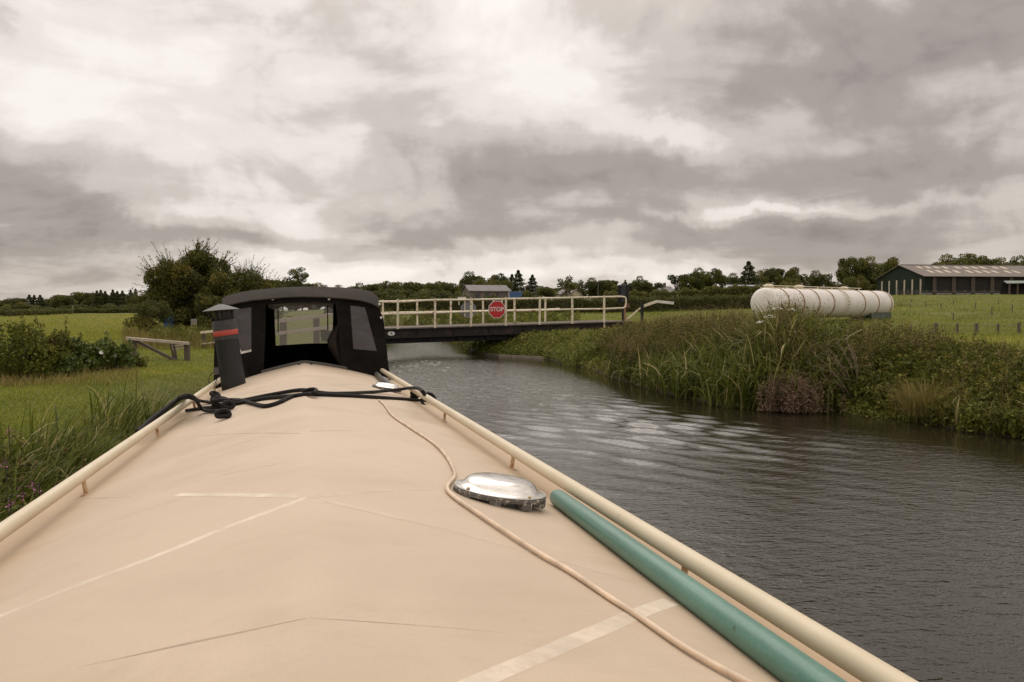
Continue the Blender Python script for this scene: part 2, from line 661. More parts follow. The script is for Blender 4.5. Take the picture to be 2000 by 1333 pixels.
# ------------------------------------------------------------------ water
def water():
    ang = np.linspace(-.36, .62, 420)
    rad = np.concatenate([[1.0, 1.6, 2.2, 2.7], np.geomspace(3.0, 95, 780)])
    X, Y = fan_grid(ang, rad)
    x, y = X.ravel(), Y.ravel()
    z = np.zeros_like(x)
    r = np.random.default_rng(4)
    d = np.hypot(x, y)
    az = np.arctan2(x, y)
    # long-crested wake trains running from the boat to the right bank, finer ripples near the bridge, calm water under the bank
    cd = -canal_dist(np.stack([x, y], 1))[0]
    calm = sm(.2, 3.0, cd)
    patch = .35 + .65 * sm(-.5, .8, vnoise(x, y, .55, 21))
    wake = np.exp(-((x - 2.0) / 2.0) ** 2 - ((y - 12.8) / 3.8) ** 2)
    far = sm(13, 18, d) * (1 - .65 * sm(26, 31, d))
    for k in range(14):
        th = r.normal(.85, .24)
        lam = r.uniform(.24, .62)
        kx, ky = math.cos(th) * 2 * np.pi / lam, math.sin(th) * 2 * np.pi / lam
        amp = lam * .0036 * (.25 + 4.2 * wake + .6 * far) * patch * (.12 + .88 * calm)
        z += amp * np.sin(kx * x + ky * y + r.uniform(0, 6.28) + .9 * vnoise(x, y, .35, 40 + k))
    for k in range(22):
        th = r.normal(1.3, .8)
        lam = r.uniform(.12, .34)
        kx, ky = math.cos(th) * 2 * np.pi / lam, math.sin(th) * 2 * np.pi / lam
        z += lam * .0019 * (.40 - .25 * wake + 1.1 * far) * patch * (.04 + .96 * calm) * np.sin(kx * x + ky * y + r.uniform(0, 6.28) + .6 * vnoise(x, y, .5, 60 + k))
    fine = (.36 + .36 * patch + .60 * far) * (1 - .75 * wake) * (.05 + .95 * calm)
    fade = sm(0, .04, az + .36) * sm(0, .03, .62 - az) * sm(2.6, 3.4, d) * (1 - sm(60, 95, d))
    z = z * fade
    F = grid_faces(len(rad), len(ang), False)
    V = [np.stack([x, y, z], 1)]
    FF = [F]
    # the rest of the canal, flat
    ang2 = np.linspace(.62, 2 * np.pi - .36, 80)
    X2, Y2 = fan_grid(ang2, rad[::8].tolist() + [95.0])
    FF.append(grid_faces(X2.shape[0], len(ang2), False) + len(x))
    V.append(np.stack([X2.ravel(), Y2.ravel(), np.zeros(X2.size)], 1))
    V, FF = np.concatenate(V), np.concatenate(FF)
    m, nt, bs = mat_base('canal_water')
    geo = nt.nodes.new('ShaderNodeNewGeometry')
    P = geo.outputs['Position']
    bs.inputs['Base Color'].default_value = (.020, .016, .009, 1)
    bs.inputs['Roughness'].default_value = .02
    bs.inputs['IOR'].default_value = 1.5
    bs.inputs['Specular IOR Level'].default_value = .5
    a = noise_node(nt, 6.5, 3, .6, .4, P, stretch=(.7, 1.3, 1))
    b = noise_node(nt, 19.0, 2, .5, .3, P, stretch=(.75, 1.25, 1))
    ga = nt.nodes.new('ShaderNodeAttribute')
    ga.attribute_name = 'tint'
    gm = ga.outputs['Fac']
    ad = nt.nodes.new('ShaderNodeMath')
    ad.operation = 'MULTIPLY_ADD'
    nt.links.new(b, ad.inputs[0])
    ad.inputs[1].default_value = .45
    nt.links.new(a, ad.inputs[2])
    mu = nt.nodes.new('ShaderNodeMath')
    mu.operation = 'MULTIPLY'
    nt.links.new(ad.outputs[0], mu.inputs[0])
    nt.links.new(gm, mu.inputs[1])
    bump(nt, bs, mu.outputs[0], 1.0, .028)
    me = np_mesh('water', V, np.full(len(FF), 4), FF.ravel(), m, np.concatenate([fine, np.full(len(V) - len(fine), .4)]), True)
    return props(link('water', me), 'brown rippled canal water', kind='structure')


water()

# ------------------------------------------------------------------ narrowboat
YAW = math.atan(407 / FPX)
BROT = Matrix.Rotation(YAW, 4, 'Z') @ Matrix.Rotation(R(-1.03), 4, 'X') @ Matrix.Rotation(R(-1.4), 4, 'Y')
RIDGE = 1.475
BM = Matrix.Translation(EYE - (BROT @ Vector((.006, 0, RIDGE + .425)))) @ BROT
BI = BM.inverted()
ROOF_END = 8.5


def roof_w(y):
    return float(np.interp(y, [-2, 5, ROOF_END], [.955, .955, .93]))


def roof_z(x, y=0):
    u = min(abs(x), .86) / .86
    return RIDGE - .222 * (.70 * u ** 1.03 + .30 * u ** 2.4) - .04 * max(0.0, abs(x) - .86)


def wobble(x, y):
    """slight unevenness of the roof plates"""
    return .45 * (.0022 * math.sin(y * 5.1 + x * 2) * math.sin(x * 3.1 + .6) + .0016 * math.sin(y * 9.3 + 1)) * (1 - (x / .93) ** 4)


def boat_ray(px, py):
    o = BI @ EYE
    return o, BI.to_3x3() @ ray(px, py)


def on_roof(px, py, lift=0.0):
    o, d = boat_ray(px, py)
    t0, t1 = .2, 30.0
    t = .3
    while t < 30:
        p = o + d * t
        if p.z < roof_z(p.x) + lift:
            break
        t *= 1.01
    lo, hi = t / 1.01, t
    for _ in range(30):
        mid = (lo + hi) / 2
        p = o + d * mid
        if p.z < roof_z(p.x) + lift:
            hi = mid
        else:
            lo = mid
    return o + d * hi


def on_side(px, py, x):
    o, d = boat_ray(px, py)
    return o + d * ((x - o.x) / d.x)


def boat_at(px, py, yl):
    o, d = boat_ray(px, py)
    return o + d * ((yl - o.y) / d.y)


def smooth_path(pts, n=6):
    pts = [Vector(p) for p in pts]
    P = [pts[0] * 2 - pts[1]] + pts + [pts[-1] * 2 - pts[-2]]
    out = []
    for i in range(1, len(P) - 2):
        a, b, c, d = P[i - 1:i + 3]
        for k in range(n):
            t = k / n
            out.append(.5 * ((2 * b) + (c - a) * t + (2 * a - 5 * b + 4 * c - d) * t * t + (3 * b - a - 3 * c + d) * t ** 3))
    out.append(pts[-1])
    return out


def cream_roof():
    m, nt, bs = mat_base('cream_roof_paint')
    tc = nt.nodes.new('ShaderNodeTexCoord')
    V = tc.outputs['Object']
    sp = nt.nodes.new('ShaderNodeSeparateXYZ')
    nt.links.new(V, sp.inputs[0])
    ab = nt.nodes.new('ShaderNodeMath')
    ab.operation = 'ABSOLUTE'
    nt.links.new(sp.outputs[0], ab.inputs[0])
    n1 = noise_node(nt, 1.1, 6, .6, .5, V)
    n2 = noise_node(nt, 2.6, 9, .70, .3, V, stretch=(.9, 1.5, 1))
    n3 = noise_node(nt, 260, 3, .7, 0, V)
    n4 = noise_node(nt, 40, 6, .7, 0, V)
    c = ramp_node(nt, n1, [(.28, (.455, .362, .268)), (.72, (.575, .462, .350))])
    c = mixc(nt, ramp_node(nt, n2, [(.50, (0, 0, 0)), (.78, (.55, .55, .55))]), c, (.40, .305, .21))
    c = mixc(nt, ramp_node(nt, n3, [(.45, (0, 0, 0)), (.75, (.30, .30, .30))]), c, (.385, .30, .22))
    c = mixc(nt, ramp_node(nt, n4, [(.66, (0, 0, 0)), (.76, (.5, .5, .5))]), c, (.30, .22, .14))
    # rust-yellow staining that has run along the edges under the handrails
    e = nt.nodes.new('ShaderNodeMath')
    e.operation = 'MULTIPLY_ADD'
    nt.links.new(n2, e.inputs[0])
    e.inputs[1].default_value = .30
    nt.links.new(ab.outputs[0], e.inputs[2])
    c = mixc(nt, ramp_node(nt, e.outputs[0], [(.80, (0, 0, 0)), (1.03, (.55, .55, .55))]), c, (.43, .29, .155))
    nt.links.new(c, bs.inputs['Base Color'])
    bs.inputs['Roughness'].default_value = .62
    bs.inputs['Specular IOR Level'].default_value = .3
    bump(nt, bs, n3, .22, .0015)
    return m


def rail_paint(name='cream_rail_paint'):
    m, nt, bs = mat_base(name)
    a = noise_node(nt, 34, 7, .7, .2)
    b = noise_node(nt, 5, 4, .5, 0)
    c = ramp_node(nt, b, [(.3, (.56, .475, .335)), (.7, (.63, .545, .40))])
    c = mixc(nt, ramp_node(nt, a, [(.64, (0, 0, 0)), (.71, (1, 1, 1))]), c, (.33, .14, .05))
    nt.links.new(c, bs.inputs['Base Color'])
    bs.inputs['Roughness'].default_value = .5
    bump(nt, bs, a, .25, .003)
    return m


M['roof'] = cream_roof()
M['rail'] = rail_paint()
M['stanchion'] = worn('rusty_cream_stanchion', (.58, .43, .26), (.33, .14, .05), .5, .6, 30)
M['stripe'] = worn('pale_tape_stripe', (.70, .60, .475), (.63, .525, .40), .5, .66, 14, .6)
M['faint'] = worn('faint_tape_stripe', (.74, .63, .50), (.70, .59, .46), .42, .6, 10, .6)
M['seam'] = worn('dirty_seam', (.37, .285, .205), (.475, .375, .28), .40, .58, 7, .7)
def thin_mark(mat, lo, hi, scale):
    """a worn mark: the roof shows through it in patches"""
    nt = mat.node_tree
    n = noise_node(nt, scale, 5, .6)
    f = ramp_node(nt, n, [(.35, (lo, lo, lo)), (.65, (hi, hi, hi))])
    t = nt.nodes.new('ShaderNodeBsdfTransparent')
    mx = nt.nodes.new('ShaderNodeMixShader')
    nt.links.new(f, mx.inputs[0])
    nt.links.new(nt.nodes['Principled BSDF'].outputs[0], mx.inputs[1])
    nt.links.new(t.outputs[0], mx.inputs[2])
    nt.links.new(mx.outputs[0], nt.nodes['Material Output'].inputs[0])


thin_mark(M['seam'], .25, .80, 6)
thin_mark(M['faint'], .35, .85, 5)
thin_mark(M['stripe'], .0, .30, 9)


M['canvas'] = plain('black_canvas', (.011, .0095, .0085), .9, scale=5, var=.5, bmp=.7, bd=.02, spec=.15)
M['canvas_top'] = plain('sky_lightened_canvas', (.032, .025, .021), .9, scale=4, var=.25, bmp=.4, bd=.01, spec=.12)  # black canvas, painted paler for skylight on the sloping hood; flap shares it
M['boatside'] = plain('dark_green_boat_paint', (.02, .05, .035), .3, scale=3)
M['blackmetal'] = plain('black_stove_paint', (.007, .0065, .0065), .55, scale=8, var=.4, bmp=.3)
M['rope'] = plain('black_rope', (.016, .015, .014), .75, scale=60, var=.5, bmp=.8, bd=.006, spec=.2)
M['pole'] = None


def green_pole_paint():
    m, nt, bs = mat_base('green_pole_paint')
    a = noise_node(nt, 26, 8, .7, .3)
    b = noise_node(nt, 5, 7, .68, 0, stretch=(5, .5, 5))
    g = noise_node(nt, 90, 4, .7)
    c = ramp_node(nt, b, [(.3, (.045, .135, .10)), (.7, (.095, .225, .175))])
    c = mixc(nt, ramp_node(nt, g, [(.5, (0, 0, 0)), (.85, (.4, .4, .4))]), c, (.16, .28, .22))
    c = mixc(nt, ramp_node(nt, a, [(.66, (0, 0, 0)), (.71, (1, 1, 1))]), c, (.04, .055, .038))
    nt.links.new(c, bs.inputs['Base Color'])
    bs.inputs['Roughness'].default_value = .36
    bump(nt, bs, b, .12, .003)
    return m


M['pole'] = green_pole_paint()


def vinyl(name, col, clear, rough=.14):
    """clear plastic sheet, hazed and scuffed"""
    m, nt, bs = mat_base(name)
    n = noise_node(nt, 5, 5, .6, .6)
    nt.links.new(ramp_node(nt, n, [(.3, tuple(c * .8 for c in col)), (.7, col)]), bs.inputs['Base Color'])
    bs.inputs['Roughness'].default_value = rough
    bump(nt, bs, noise_node(nt, 5, 3, .5, .4), .8, .03)
    t = nt.nodes.new('ShaderNodeBsdfTransparent')
    tl = nt.nodes.new('ShaderNodeBsdfTranslucent')
    tl.inputs[0].default_value = (*col, 1)
    m2 = nt.nodes.new('ShaderNodeMixShader')
    m2.inputs[0].default_value = .5
    nt.links.new(bs.outputs[0], m2.inputs[1])
    nt.links.new(tl.outputs[0], m2.inputs[2])
    mx = nt.nodes.new('ShaderNodeMixShader')
    mx.inputs[0].default_value = clear
    nt.links.new(m2.outputs[0], mx.inputs[1])
    nt.links.new(t.outputs[0], mx.inputs[2])
    nt.links.new(mx.outputs[0], nt.nodes['Material Output'].inputs[0])
    return m


M['vinyl'] = vinyl('smoky_vinyl', (.25, .235, .25), .22)
M['vinyl_clear'] = vinyl('clear_vinyl', (.42, .40, .35), .74)
M['steel'] = None


def steel():
    m, nt, bs = mat_base('polished_steel')
    a = noise_node(nt, 8, 6, .6, .5)
    nt.links.new(ramp_node(nt, a, [(.3, (.62, .59, .55)), (.7, (.80, .77, .72))]), bs.inputs['Base Color'])
    bs.inputs['Metallic'].default_value = 1
    nt.links.new(ramp_node(nt, noise_node(nt, 25, 5, .6), [(.3, (.12, .12, .12)), (.7, (.30, .30, .30))]), bs.inputs['Roughness'])
    bump(nt, bs, a, .08, .01)
    return m


M['steel'] = steel()
M['ventbase'] = worn('flaking_vent_base', (.11, .10, .09), (.50, .46, .40), .55, .62, 60, .7)
M['white_trim'] = plain('off_white_trim', (.62, .60, .56), .5)
M['cable'] = plain('cream_cable_sheath', (.60, .46, .33), .5, scale=14)
M['galv'] = plain('galvanised_grey', (.085, .08, .072), .6, .0)
M['red_tape'] = worn('red_band_paint', (.42, .055, .035), (.12, .03, .02), .6, .7, 40)

boat = thing('narrowboat', 'cream roofed narrowboat with black canvas hood at its bow, seen along its roof', 'boat', matrix=BM)


def make_boat():
    ys = np.concatenate([np.linspace(-1.6, 0.4, 20), np.linspace(.4, ROOF_END, 180)[1:]])
    us = np.linspace(-1, 1, 57)
    us = np.sign(us) * np.abs(us) ** .92
    # roof skin
    V, F = [], []
    n = len(us) + 4
    for y in ys:
        w = roof_w(y)
        row = []
        for u in us:
            x = u * w
            row.append((x, y, roof_z(x, y) + wobble(x, y)))
        zl, zr = row[0], row[-1]
        row = [(zl[0] - .012, y, zl[2] - .05), (zl[0] - .010, y, zl[2] - .008)] + row + [(zr[0] + .010, y, zr[2] - .008), (zr[0] + .012, y, zr[2] - .05)]
        V += row
    for i in range(len(ys) - 1):
        for j in range(n - 1):
            a = i * n + j
            F.append((a, a + 1, a + n + 1, a + n))
    mb = MB().add(V, F)
    roof = mb.build('roof', M['roof'], boat, smooth=True)
    for s in (-1, 1):
        b = MB()
        prof = [(.962, 1.20), (.985, .62), (1.03, .60), (1.04, .12), (.96, -.25)]
        for y0, y1 in ((-2.6, ROOF_END + 2.3),):
            vs = []
            for y in np.linspace(y0, y1, 12):
                k = 1.0 if y < 9 else 1 - ((y - 9) / 3.5) ** 2 * .35
                vs += [(s * x * k, y, z) for x, z in prof]
            fs = [(i * 5 + j, i * 5 + j + 1, i * 5 + j + 6, i * 5 + j + 5) for i in range(11) for j in range(4)]
            b.add(vs, fs)
        b.build('cabin_side', M['boatside'], boat, smooth=True)
    # bow well: deck and stem
    b = MB()
    b.add([(-.92, ROOF_END, .55), (.92, ROOF_END, .55), (.8, 10.6, .6), (-.8, 10.6, .6)], [(0, 1, 2, 3)])
    b.slab([[(-.8, 10.55, -.2), (.8, 10.55, -.2), (.8, 10.55, .85), (-.8, 10.55, .85)]], (0, .05, 0))
    b.build('bow_deck', M['boatside'], boat)
    b = MB()
    for y in (-1.5, -1.55):
        pass
    xs = np.linspace(-.9, .9, 25)
    b.slab([[(x, ROOF_END - .02, roof_z(x) - .012) for x in xs] + [(.9, ROOF_END - .02, .56), (-.9, ROOF_END - .02, .56)]], (0, .02, 0))
    b.build('cabin_bulkhead', M['canvas'], boat)
    # dark edge trim where the roof meets the hood, with two bolts
    b = MB()
    xs = np.linspace(-.43, .43, 20)
    b.slab([[(x, ROOF_END + .005, roof_z(x) + .001) for x in xs] + [(x, ROOF_END + .005, roof_z(x) + .028) for x in xs[::-1]]], (0, .03, 0))
    b.build('roof_end_trim', M['galv'], boat)
    for x in (-.055, .065):
        MB().tube([(x, 8.36, roof_z(x) - .002), (x, 8.36, roof_z(x) + .012)], .013, 8).build('bolt', M['blackmetal'], boat)

    # handrails on stanchions
    def rail_x(y):
        return float(np.interp(y, [-2, 1, 8.4], [.846, .845, .785]))

    def rail_z(y):
        return RIDGE - float(np.interp(y, [-2, 1, 8.4], [.145, .145, .108]))

    def foot(s, px, py):
        o, d = boat_ray(px, py)
        return o + d * ((s * .845 - o.x) / d.x)
    feet = {-1: [foot(-1, 150, 935), foot(-1, 293, 833), foot(-1, 365, 787), foot(-1, 405, 758)], 1: [foot(1, 1345, 1100), foot(1, 1012, 893), foot(1, 880, 810), foot(1, 771, 737)]}
    for s in (-1, 1):
        y1 = 8.42 if s > 0 else 8.2
        pts = [(s * rail_x(y), y, rail_z(y)) for y in np.linspace(-1.5, y1, 24)]
        r = MB().tube(pts, .0225, 14).build('handrail', M['rail'], boat, smooth=True)
        for f in feet[s] + [Vector((s * .8, .2, 0))]:
            y = min(f.y, 8.1)
            x = s * rail_x(y)
            xf = x - s * .012
            a = Vector((xf, y, roof_z(xf) - .002))
            st = MB().tube([a, a * .5 + Vector((x, y, rail_z(y))) * .5, (x, y, rail_z(y))], [.0095, .0085, .0085], 8)
            st.add([(xf - .022, y - .03, a.z + .004), (xf + .022, y - .03, a.z + .004), (xf + .022, y + .03, a.z + .004), (xf - .022, y + .03, a.z + .004)], [(0, 1, 2, 3)])
            st.build('stanchion', M['stanchion'], boat, smooth=True)

    # pale tape stripes and dirty seams lying on the roof
    def strip(pix, w, lift, name, mat):
        P = [on_roof(*p) for p in pix]
        Q = []
        for a, b in zip(P[:-1], P[1:]):
            k = max(2, int((b - a).length / .06))
            Q += [a.lerp(b, t / k) for t in range(k)]
        Q.append(P[-1])
        vs, fs = [], []
        for i, p in enumerate(Q):
            t = (Q[min(i + 1, len(Q) - 1)] - Q[max(i - 1, 0)])
            nrm = Vector((-t.y, t.x, 0)).normalized()
            ww = w[0] + (w[1] - w[0]) * i / (len(Q) - 1)
            if name == 'roof_seam':
                ww *= 1.25 * min(1, i / 4 + .1, (len(Q) - 1 - i) / 4 + .1)
            for s in (-1, 0, 1):
                q = p + nrm * ww * .5 * s
                vs.append((q.x, q.y, roof_z(q.x) + wobble(q.x, q.y) + lift))
        fs = [(3 * i + j, 3 * i + j + 1, 3 * i + j + 4, 3 * i + j + 3) for i in range(len(Q) - 1) for j in (0, 1)]
        MB().add(vs, fs).build(name, mat, boat, smooth=True)
    strip([(-120, 1249), (0, 1203), (300, 1088), (598, 973)], (.030, .028), .00025, 'pale_stripe', M['stripe'])
    strip([(345, 967), (480, 968), (604, 972)], (.022, .03), .0004, 'pale_stripe', M['stripe'])
    strip([(600, 971), (740, 1003), (1000, 1070), (1240, 1137)], (.03, .02), .00055, 'pale_stripe', M['faint'])
    strip([(606, 971), (720, 962), (850, 955)], (.026, .012), .00025, 'pale_stripe', M['faint'])
    strip([(900, 1345), (1060, 1278), (1180, 1228), (1310, 1176)], (.032, .034), .00025, 'pale_stripe', M['stripe'])
    strip([(402, 838), (456, 823)], (.012, .022), .00025, 'pale_stripe', M['stripe'])
    for pix, w in [([(150, 1305), (250, 1283), (470, 1235), (608, 1206)], (.004, .011)), ([(608, 1207), (760, 1217), (1000, 1238)], (.006, .003)),
                   ([(317, 958), (490, 917), (600, 896)], (.003, .007)), ([(396, 900), (500, 873), (594, 848)], (.003, .007)), ([(374, 854), (585, 847), (711, 842)], (.004, .006)),
                   ([(456, 823), (520, 806), (594, 789)], (.004, .007)), ([(620, 791), (700, 806), (770, 822)], (.005, .003)), ([(600, 848), (620, 852)], (.007, .004)),
                   ([(455, 772), (520, 765), (590, 752)], (.005, .007)), ([(600, 752), (660, 753), (720, 751)], (.006, .004)), ([(500, 740), (592, 728), (690, 731)], (.005, .005)),
                   ([(160, 975), (195, 973), (260, 972)], (.005, .003)), ([(500, 735), (545, 724)], (.006, .006))]:
        strip(pix, w, .0005, 'roof_seam', M['seam'])

    # mushroom vents: slotted flaking base under a polished dome
    def vent(px, py, r):
        p = on_roof(px, py)
        sl = -math.copysign(math.atan(.222 * (.70 + .72 * (abs(p.x) / .86) ** 1.4) / .86), p.x)
        m = Matrix.Translation((p.x, p.y, roof_z(p.x) - .002)) @ Matrix.Rotation(-sl * .62, 4, 'Y')
        k = r / .12
        b = MB()
        for i in range(12):
            a0, a1 = 2 * math.pi * (i + .16) / 12, 2 * math.pi * (i + .84) / 12
            if i % 2:
                continue
        ring = []
        b.lathe([(.103, .016), (.124, .016), (.126, .024), (.121, .029), (.103, .029)], 40)
        for i in range(9):
            a = 2 * math.pi * i / 9 + .2
            rot = Matrix.Rotation(a, 3, 'Z')
            b.box(rot @ Vector((.114, 0, .009)), (.022, .030, .018), rot)
        b.lathe([(.098, .0), (.098, .02), (.09, .02)], 32)
        b.v = [tuple(m @ (Vector(v) * k)) for v in b.v]
        base = b.build('vent_base', M['ventbase'], boat, smooth=True)
        d = MB().lathe([(.124, .0285), (.1235, .031), (.112, .033), (.104, .038), (.098, .048), (.090, .060), (.080, .067), (.064, .0715), (.04, .074), (.015, .0755), (.002, .076)], 48)
        d.v = [tuple(m @ (Vector((v[0], v[1], .0285 + (v[2] - .0285) * .74)) * k)) for v in d.v]
        d.build('vent_dome', M['steel'], base, smooth=True)
        for i in range(4):
            a = i * math.pi / 2 + .5
            q = m @ (Vector((math.cos(a) * .114, math.sin(a) * .114, .033)) * k)
            MB().lathe([(.006, 0), (.005, .003), (.001, .004)], 8, Matrix.Translation(q)).build('rivet', M['stanchion'], base, smooth=True)
    vent(974, 975, .134)
    vent(755, 762, .115)

    # stove chimney
    p = on_roof(457, 756)
    ax = (boat_at(439, 640, p.y) - p).normalized()
    q = Vector((0, 0, 1)).rotation_difference(ax).to_matrix().to_4x4()
    m = Matrix.Translation(p) @ q
    L = (boat_at(436, 640, p.y) - p).length
    u = L / 117.0
    pr = 23.0 * u
    c = MB().lathe([(pr * 1.0, -.05), (pr * 1.0, .0), (pr * .93, 95 * u), (pr * .88, 96 * u)], 28, m).build('chimney', M['blackmetal'], boat, smooth=True)
    MB().lathe([(pr * .94, 92 * u), (pr * .99, 93 * u), (pr * .97, 128 * u), (pr * .86, 131 * u), (pr * .6, 131 * u)], 28, m).build('collar', plain('grey_collar', (.032, .028, .026), .6, scale=20, var=.5), c, smooth=True)
    MB().lathe([(pr * 1.005, 101 * u), (pr * 1.02, 102 * u), (pr * 1.005, 110 * u), (pr * .98, 111 * u)], 28, m).build('red_band', M['red_tape'], c, smooth=True)
    MB().lathe([(pr * .66, 130 * u), (pr * .68, 131 * u), (pr * .68, 150 * u), (pr * .60, 151 * u)], 24, m).build('neck', M['blackmetal'], c, smooth=True)
    hat = Matrix.Translation(m @ Vector((-2 * u, 0, 152 * u))) @ q @ Matrix.Rotation(R(3), 4, 'Y')
    MB().lathe([(34 * u, -2.2 * u), (34.5 * u, -1.4 * u), (18 * u, 5 * u), (5 * u, 9.6 * u), (1.5 * u, 10.2 * u), (1.5 * u, 12 * u), (.3 * u, 12 * u)], 32, hat).build('chimney_cap', M['galv'], c, smooth=True)
    for k in range(3):
        a = k * 2.09 + .3
        MB().bar(m @ Vector((pr * .7 * math.cos(a), pr * .7 * math.sin(a), 134 * u)), m @ Vector((pr * .9 * math.cos(a), pr * .9 * math.sin(a), 153 * u)), .012, .004).build('cap_bracket', M['galv'], c)
    MB().slab([[boat_at(417, 719, p.y - .02), boat_at(436, 717, p.y - .02), boat_at(436, 730, p.y - .02), boat_at(417, 733, p.y - .02)]], (0, .012, 0)).build('bracket', M['galv'], c)
    wire = smooth_path([boat_at(418, 726, p.y), boat_at(410, 735, p.y), boat_at(408, 746, p.y), boat_at(414, 752, p.y), boat_at(422, 745, p.y), boat_at(426, 735, p.y)])
    MB().tube(wire, .004, 6).build('safety_chain', M['blackmetal'], c, smooth=True)

    # canvas hood over the bow: rear panel with a doorway and two windows
    ya, yb, yc = ROOF_END + .02, ROOF_END + .42, 10.35
    P = lambda l, y=ya: [boat_at(a, b, y) for a, b in l]
    top = [(434, 599), (467, 591), (517, 583.5), (580, 580), (630, 580), (680, 583.5), (717, 590), (739, 600)]
    left = [(517, 583.5), (519, 600), (518, 660), (514, 738), (509, 740), (486, 745), (417, 762), (418, 690), (421, 640), (434, 599), (467, 591)]
    right = [(652, 581.7), (680, 583.5), (717, 590), (739, 600), (749, 622), (756, 690), (763, 748), (730, 746), (686, 738), (668, 730), (663, 670), (660, 640), (656, 600)]
    lwin = [(456, 605), (491, 600.5), (491, 687), (470, 692), (456, 690)]
    rwin = [(684, 597), (713, 600.5), (736, 686), (690, 682)]
    th = (0, .012, 0)
    hood = MB().slab([P(left), P(lwin)], th).slab([P(right), P(rwin)], th).slab([P([(517, 583.5), (580, 580), (630, 580), (652, 581.7), (656, 594), (630, 591), (580, 591), (519, 596)])], th).build('hood_rear_panel', M['canvas'], boat)
    for w in (lwin, rwin):
        MB().slab([P(w, ya + .004)], (0, .003, 0)).build('hood_window', M['vinyl'], hood)
    MB().slab([P([(456, 690), (470, 692), (491, 687), (491, 683), (472, 687), (460, 664), (457, 664)], ya - .004)], (0, .003, 0)).build('window_edging', M['white_trim'], hood)
    # sloping front band then roof of the hood
    arch = [(434, 583), (445, 577), (467, 571.5), (492, 567), (555, 561.5), (592, 560), (630, 560.5), (680, 562.5), (705, 565), (724, 569), (735, 576), (740, 584)]
    low = [(434, 599), (445, 596), (467, 591), (492, 586.5), (555, 580.6), (592, 579.5), (630, 580), (680, 583.5), (705, 587), (724, 592), (735, 597), (739.5, 600)]
    A, B = P(low, ya - .03), P(arch, yb)
    C = [Vector((b.x * .985, yc, b.z - .03)) for b in B]
    n = len(A)
    vs = A + B + C + [a + Vector((0, 0, -.012)) for a in A] + [b + Vector((0, 0, -.012)) for b in B] + [c_ + Vector((0, 0, -.012)) for c_ in C]
    fs = []
    for k in range(2):
        for i in range(n - 1):
            a = k * n + i
            fs.append((a, a + 1, a + n + 1, a + n))
            fs.append((a + 3 * n, a + 3 * n + n, a + 3 * n + n + 1, a + 3 * n + 1))
    for i in range(n - 1):
        fs.append((i, i + 3 * n, i + 3 * n + 1, i + 1))
    MB().add(vs, fs).build('hood_roof', M['canvas_top'], boat, smooth=True)
    # side walls and far wall
    for pts in ([A[0], P([(421, 640)])[0], P([(417, 762)])[0]], [A[-1], P([(751, 640)])[0], P([(763, 748)])[0]]):
        s = -1 if pts[0].x < 0 else 1
        far = [Vector((C[0 if s < 0 else -1].x, yc, C[0].z)), Vector((s * .86, yc, 1.75)), Vector((s * .88, yc, .8))]
        lowq = Vector((pts[2].x, pts[2].y, .95))
        pts = [Vector((p_.x, p_.y + .02, p_.z)) for p_ in pts] + [lowq]
        far = far + [Vector((s * .88, yc, .75))]
        MB().add(pts + far, [(i, i + 1, i + 5, i + 4) for i in range(3)]).build('hood_side', M['canvas'], boat)
    outer = [Vector((c_.x, yc, c_.z)) for c_ in C] + [Vector((.88, yc, .8)), Vector((-.88, yc, .8))]
    win = P([(535, 593), (651, 593), (650, 640), (645, 671), (600, 671.5), (538.5, 675.5)], yc)
    fw = MB().slab([outer, win], (0, .012, 0)).build('hood_front_panel', M['canvas'], boat)
    MB().slab([P([(535, 593), (651, 593), (650, 640), (645, 671), (600, 671.5), (538.5, 675.5)], yc + .004)], (0, .003, 0)).build('front_window', M['vinyl_clear'], fw)
    # rolled blind over the far window and its two straps
    rb = []
    for k in range(13):
        t = k / 12
        a = boat_at(524 + t * 128, 592 + 4 * math.sin(t * math.pi) + (2 if k in (0, 12) else 0) + 1.2 * math.sin(t * 19), yc - .12)
        rb.append(a)
    MB().tube(rb, [.055 + .018 * math.sin(k * 1.7) for k in range(13)], 10).build('rolled_blind', vinyl('rolled_vinyl', (.85, .78, .68), .25, .12), boat, smooth=True)
    for x0, y0, y1 in ((543, 598, 650), (640, 596, 645)):
        MB().slab([P([(x0 - 1, y0), (x0 + 1, y0), (x0 + 1.4, y1), (x0 - .9, y1)], yc - .16)], (0, .006, 0)).build('strap', M['canvas'], boat)
    # door flap gathered to the right of the doorway
    fl = MB()
    ring = []
    for k, (x0, x1, y) in enumerate([(659, 664, 632), (653, 666, 640), (645, 668, 652), (639, 669, 664), (640, 671, 676), (648, 672, 690), (658, 674, 706), (664, 676, 716)]):
        a, b = boat_at(x0, y, 8.75), boat_at(x1, y, 8.75)
        cx, rx = (a + b) / 2, (b - a).length / 2
        ring.append([cx + Vector((rx * math.cos(2 * math.pi * j / 12), .16 * math.sin(2 * math.pi * j / 12), 0)) for j in range(12)])
    vs = [v for r_ in ring for v in r_]
    fl.add(vs, [(i * 12 + j, i * 12 + (j + 1) % 12, (i + 1) * 12 + (j + 1) % 12, (i + 1) * 12 + j) for i in range(7) for j in range(12)])
    fl.build('rolled_door_flap', M['canvas_top'], boat, smooth=True)
    for px, py in ((532.5, 584.5), (642.5, 584.5), (741, 595), (744.5, 621)):
        c_ = boat_at(px, py, ya - .012)
        MB().lathe([(.014, 0), (.012, .006), (.004, .010)], 10, Matrix.Translation(c_) @ Matrix.Rotation(R(90), 4, 'X')).build('press_stud', M['white_trim'], boat, smooth=True)


make_boat()


def on_boat(name, label, cat):
    return thing(name, label, cat, matrix=BM)


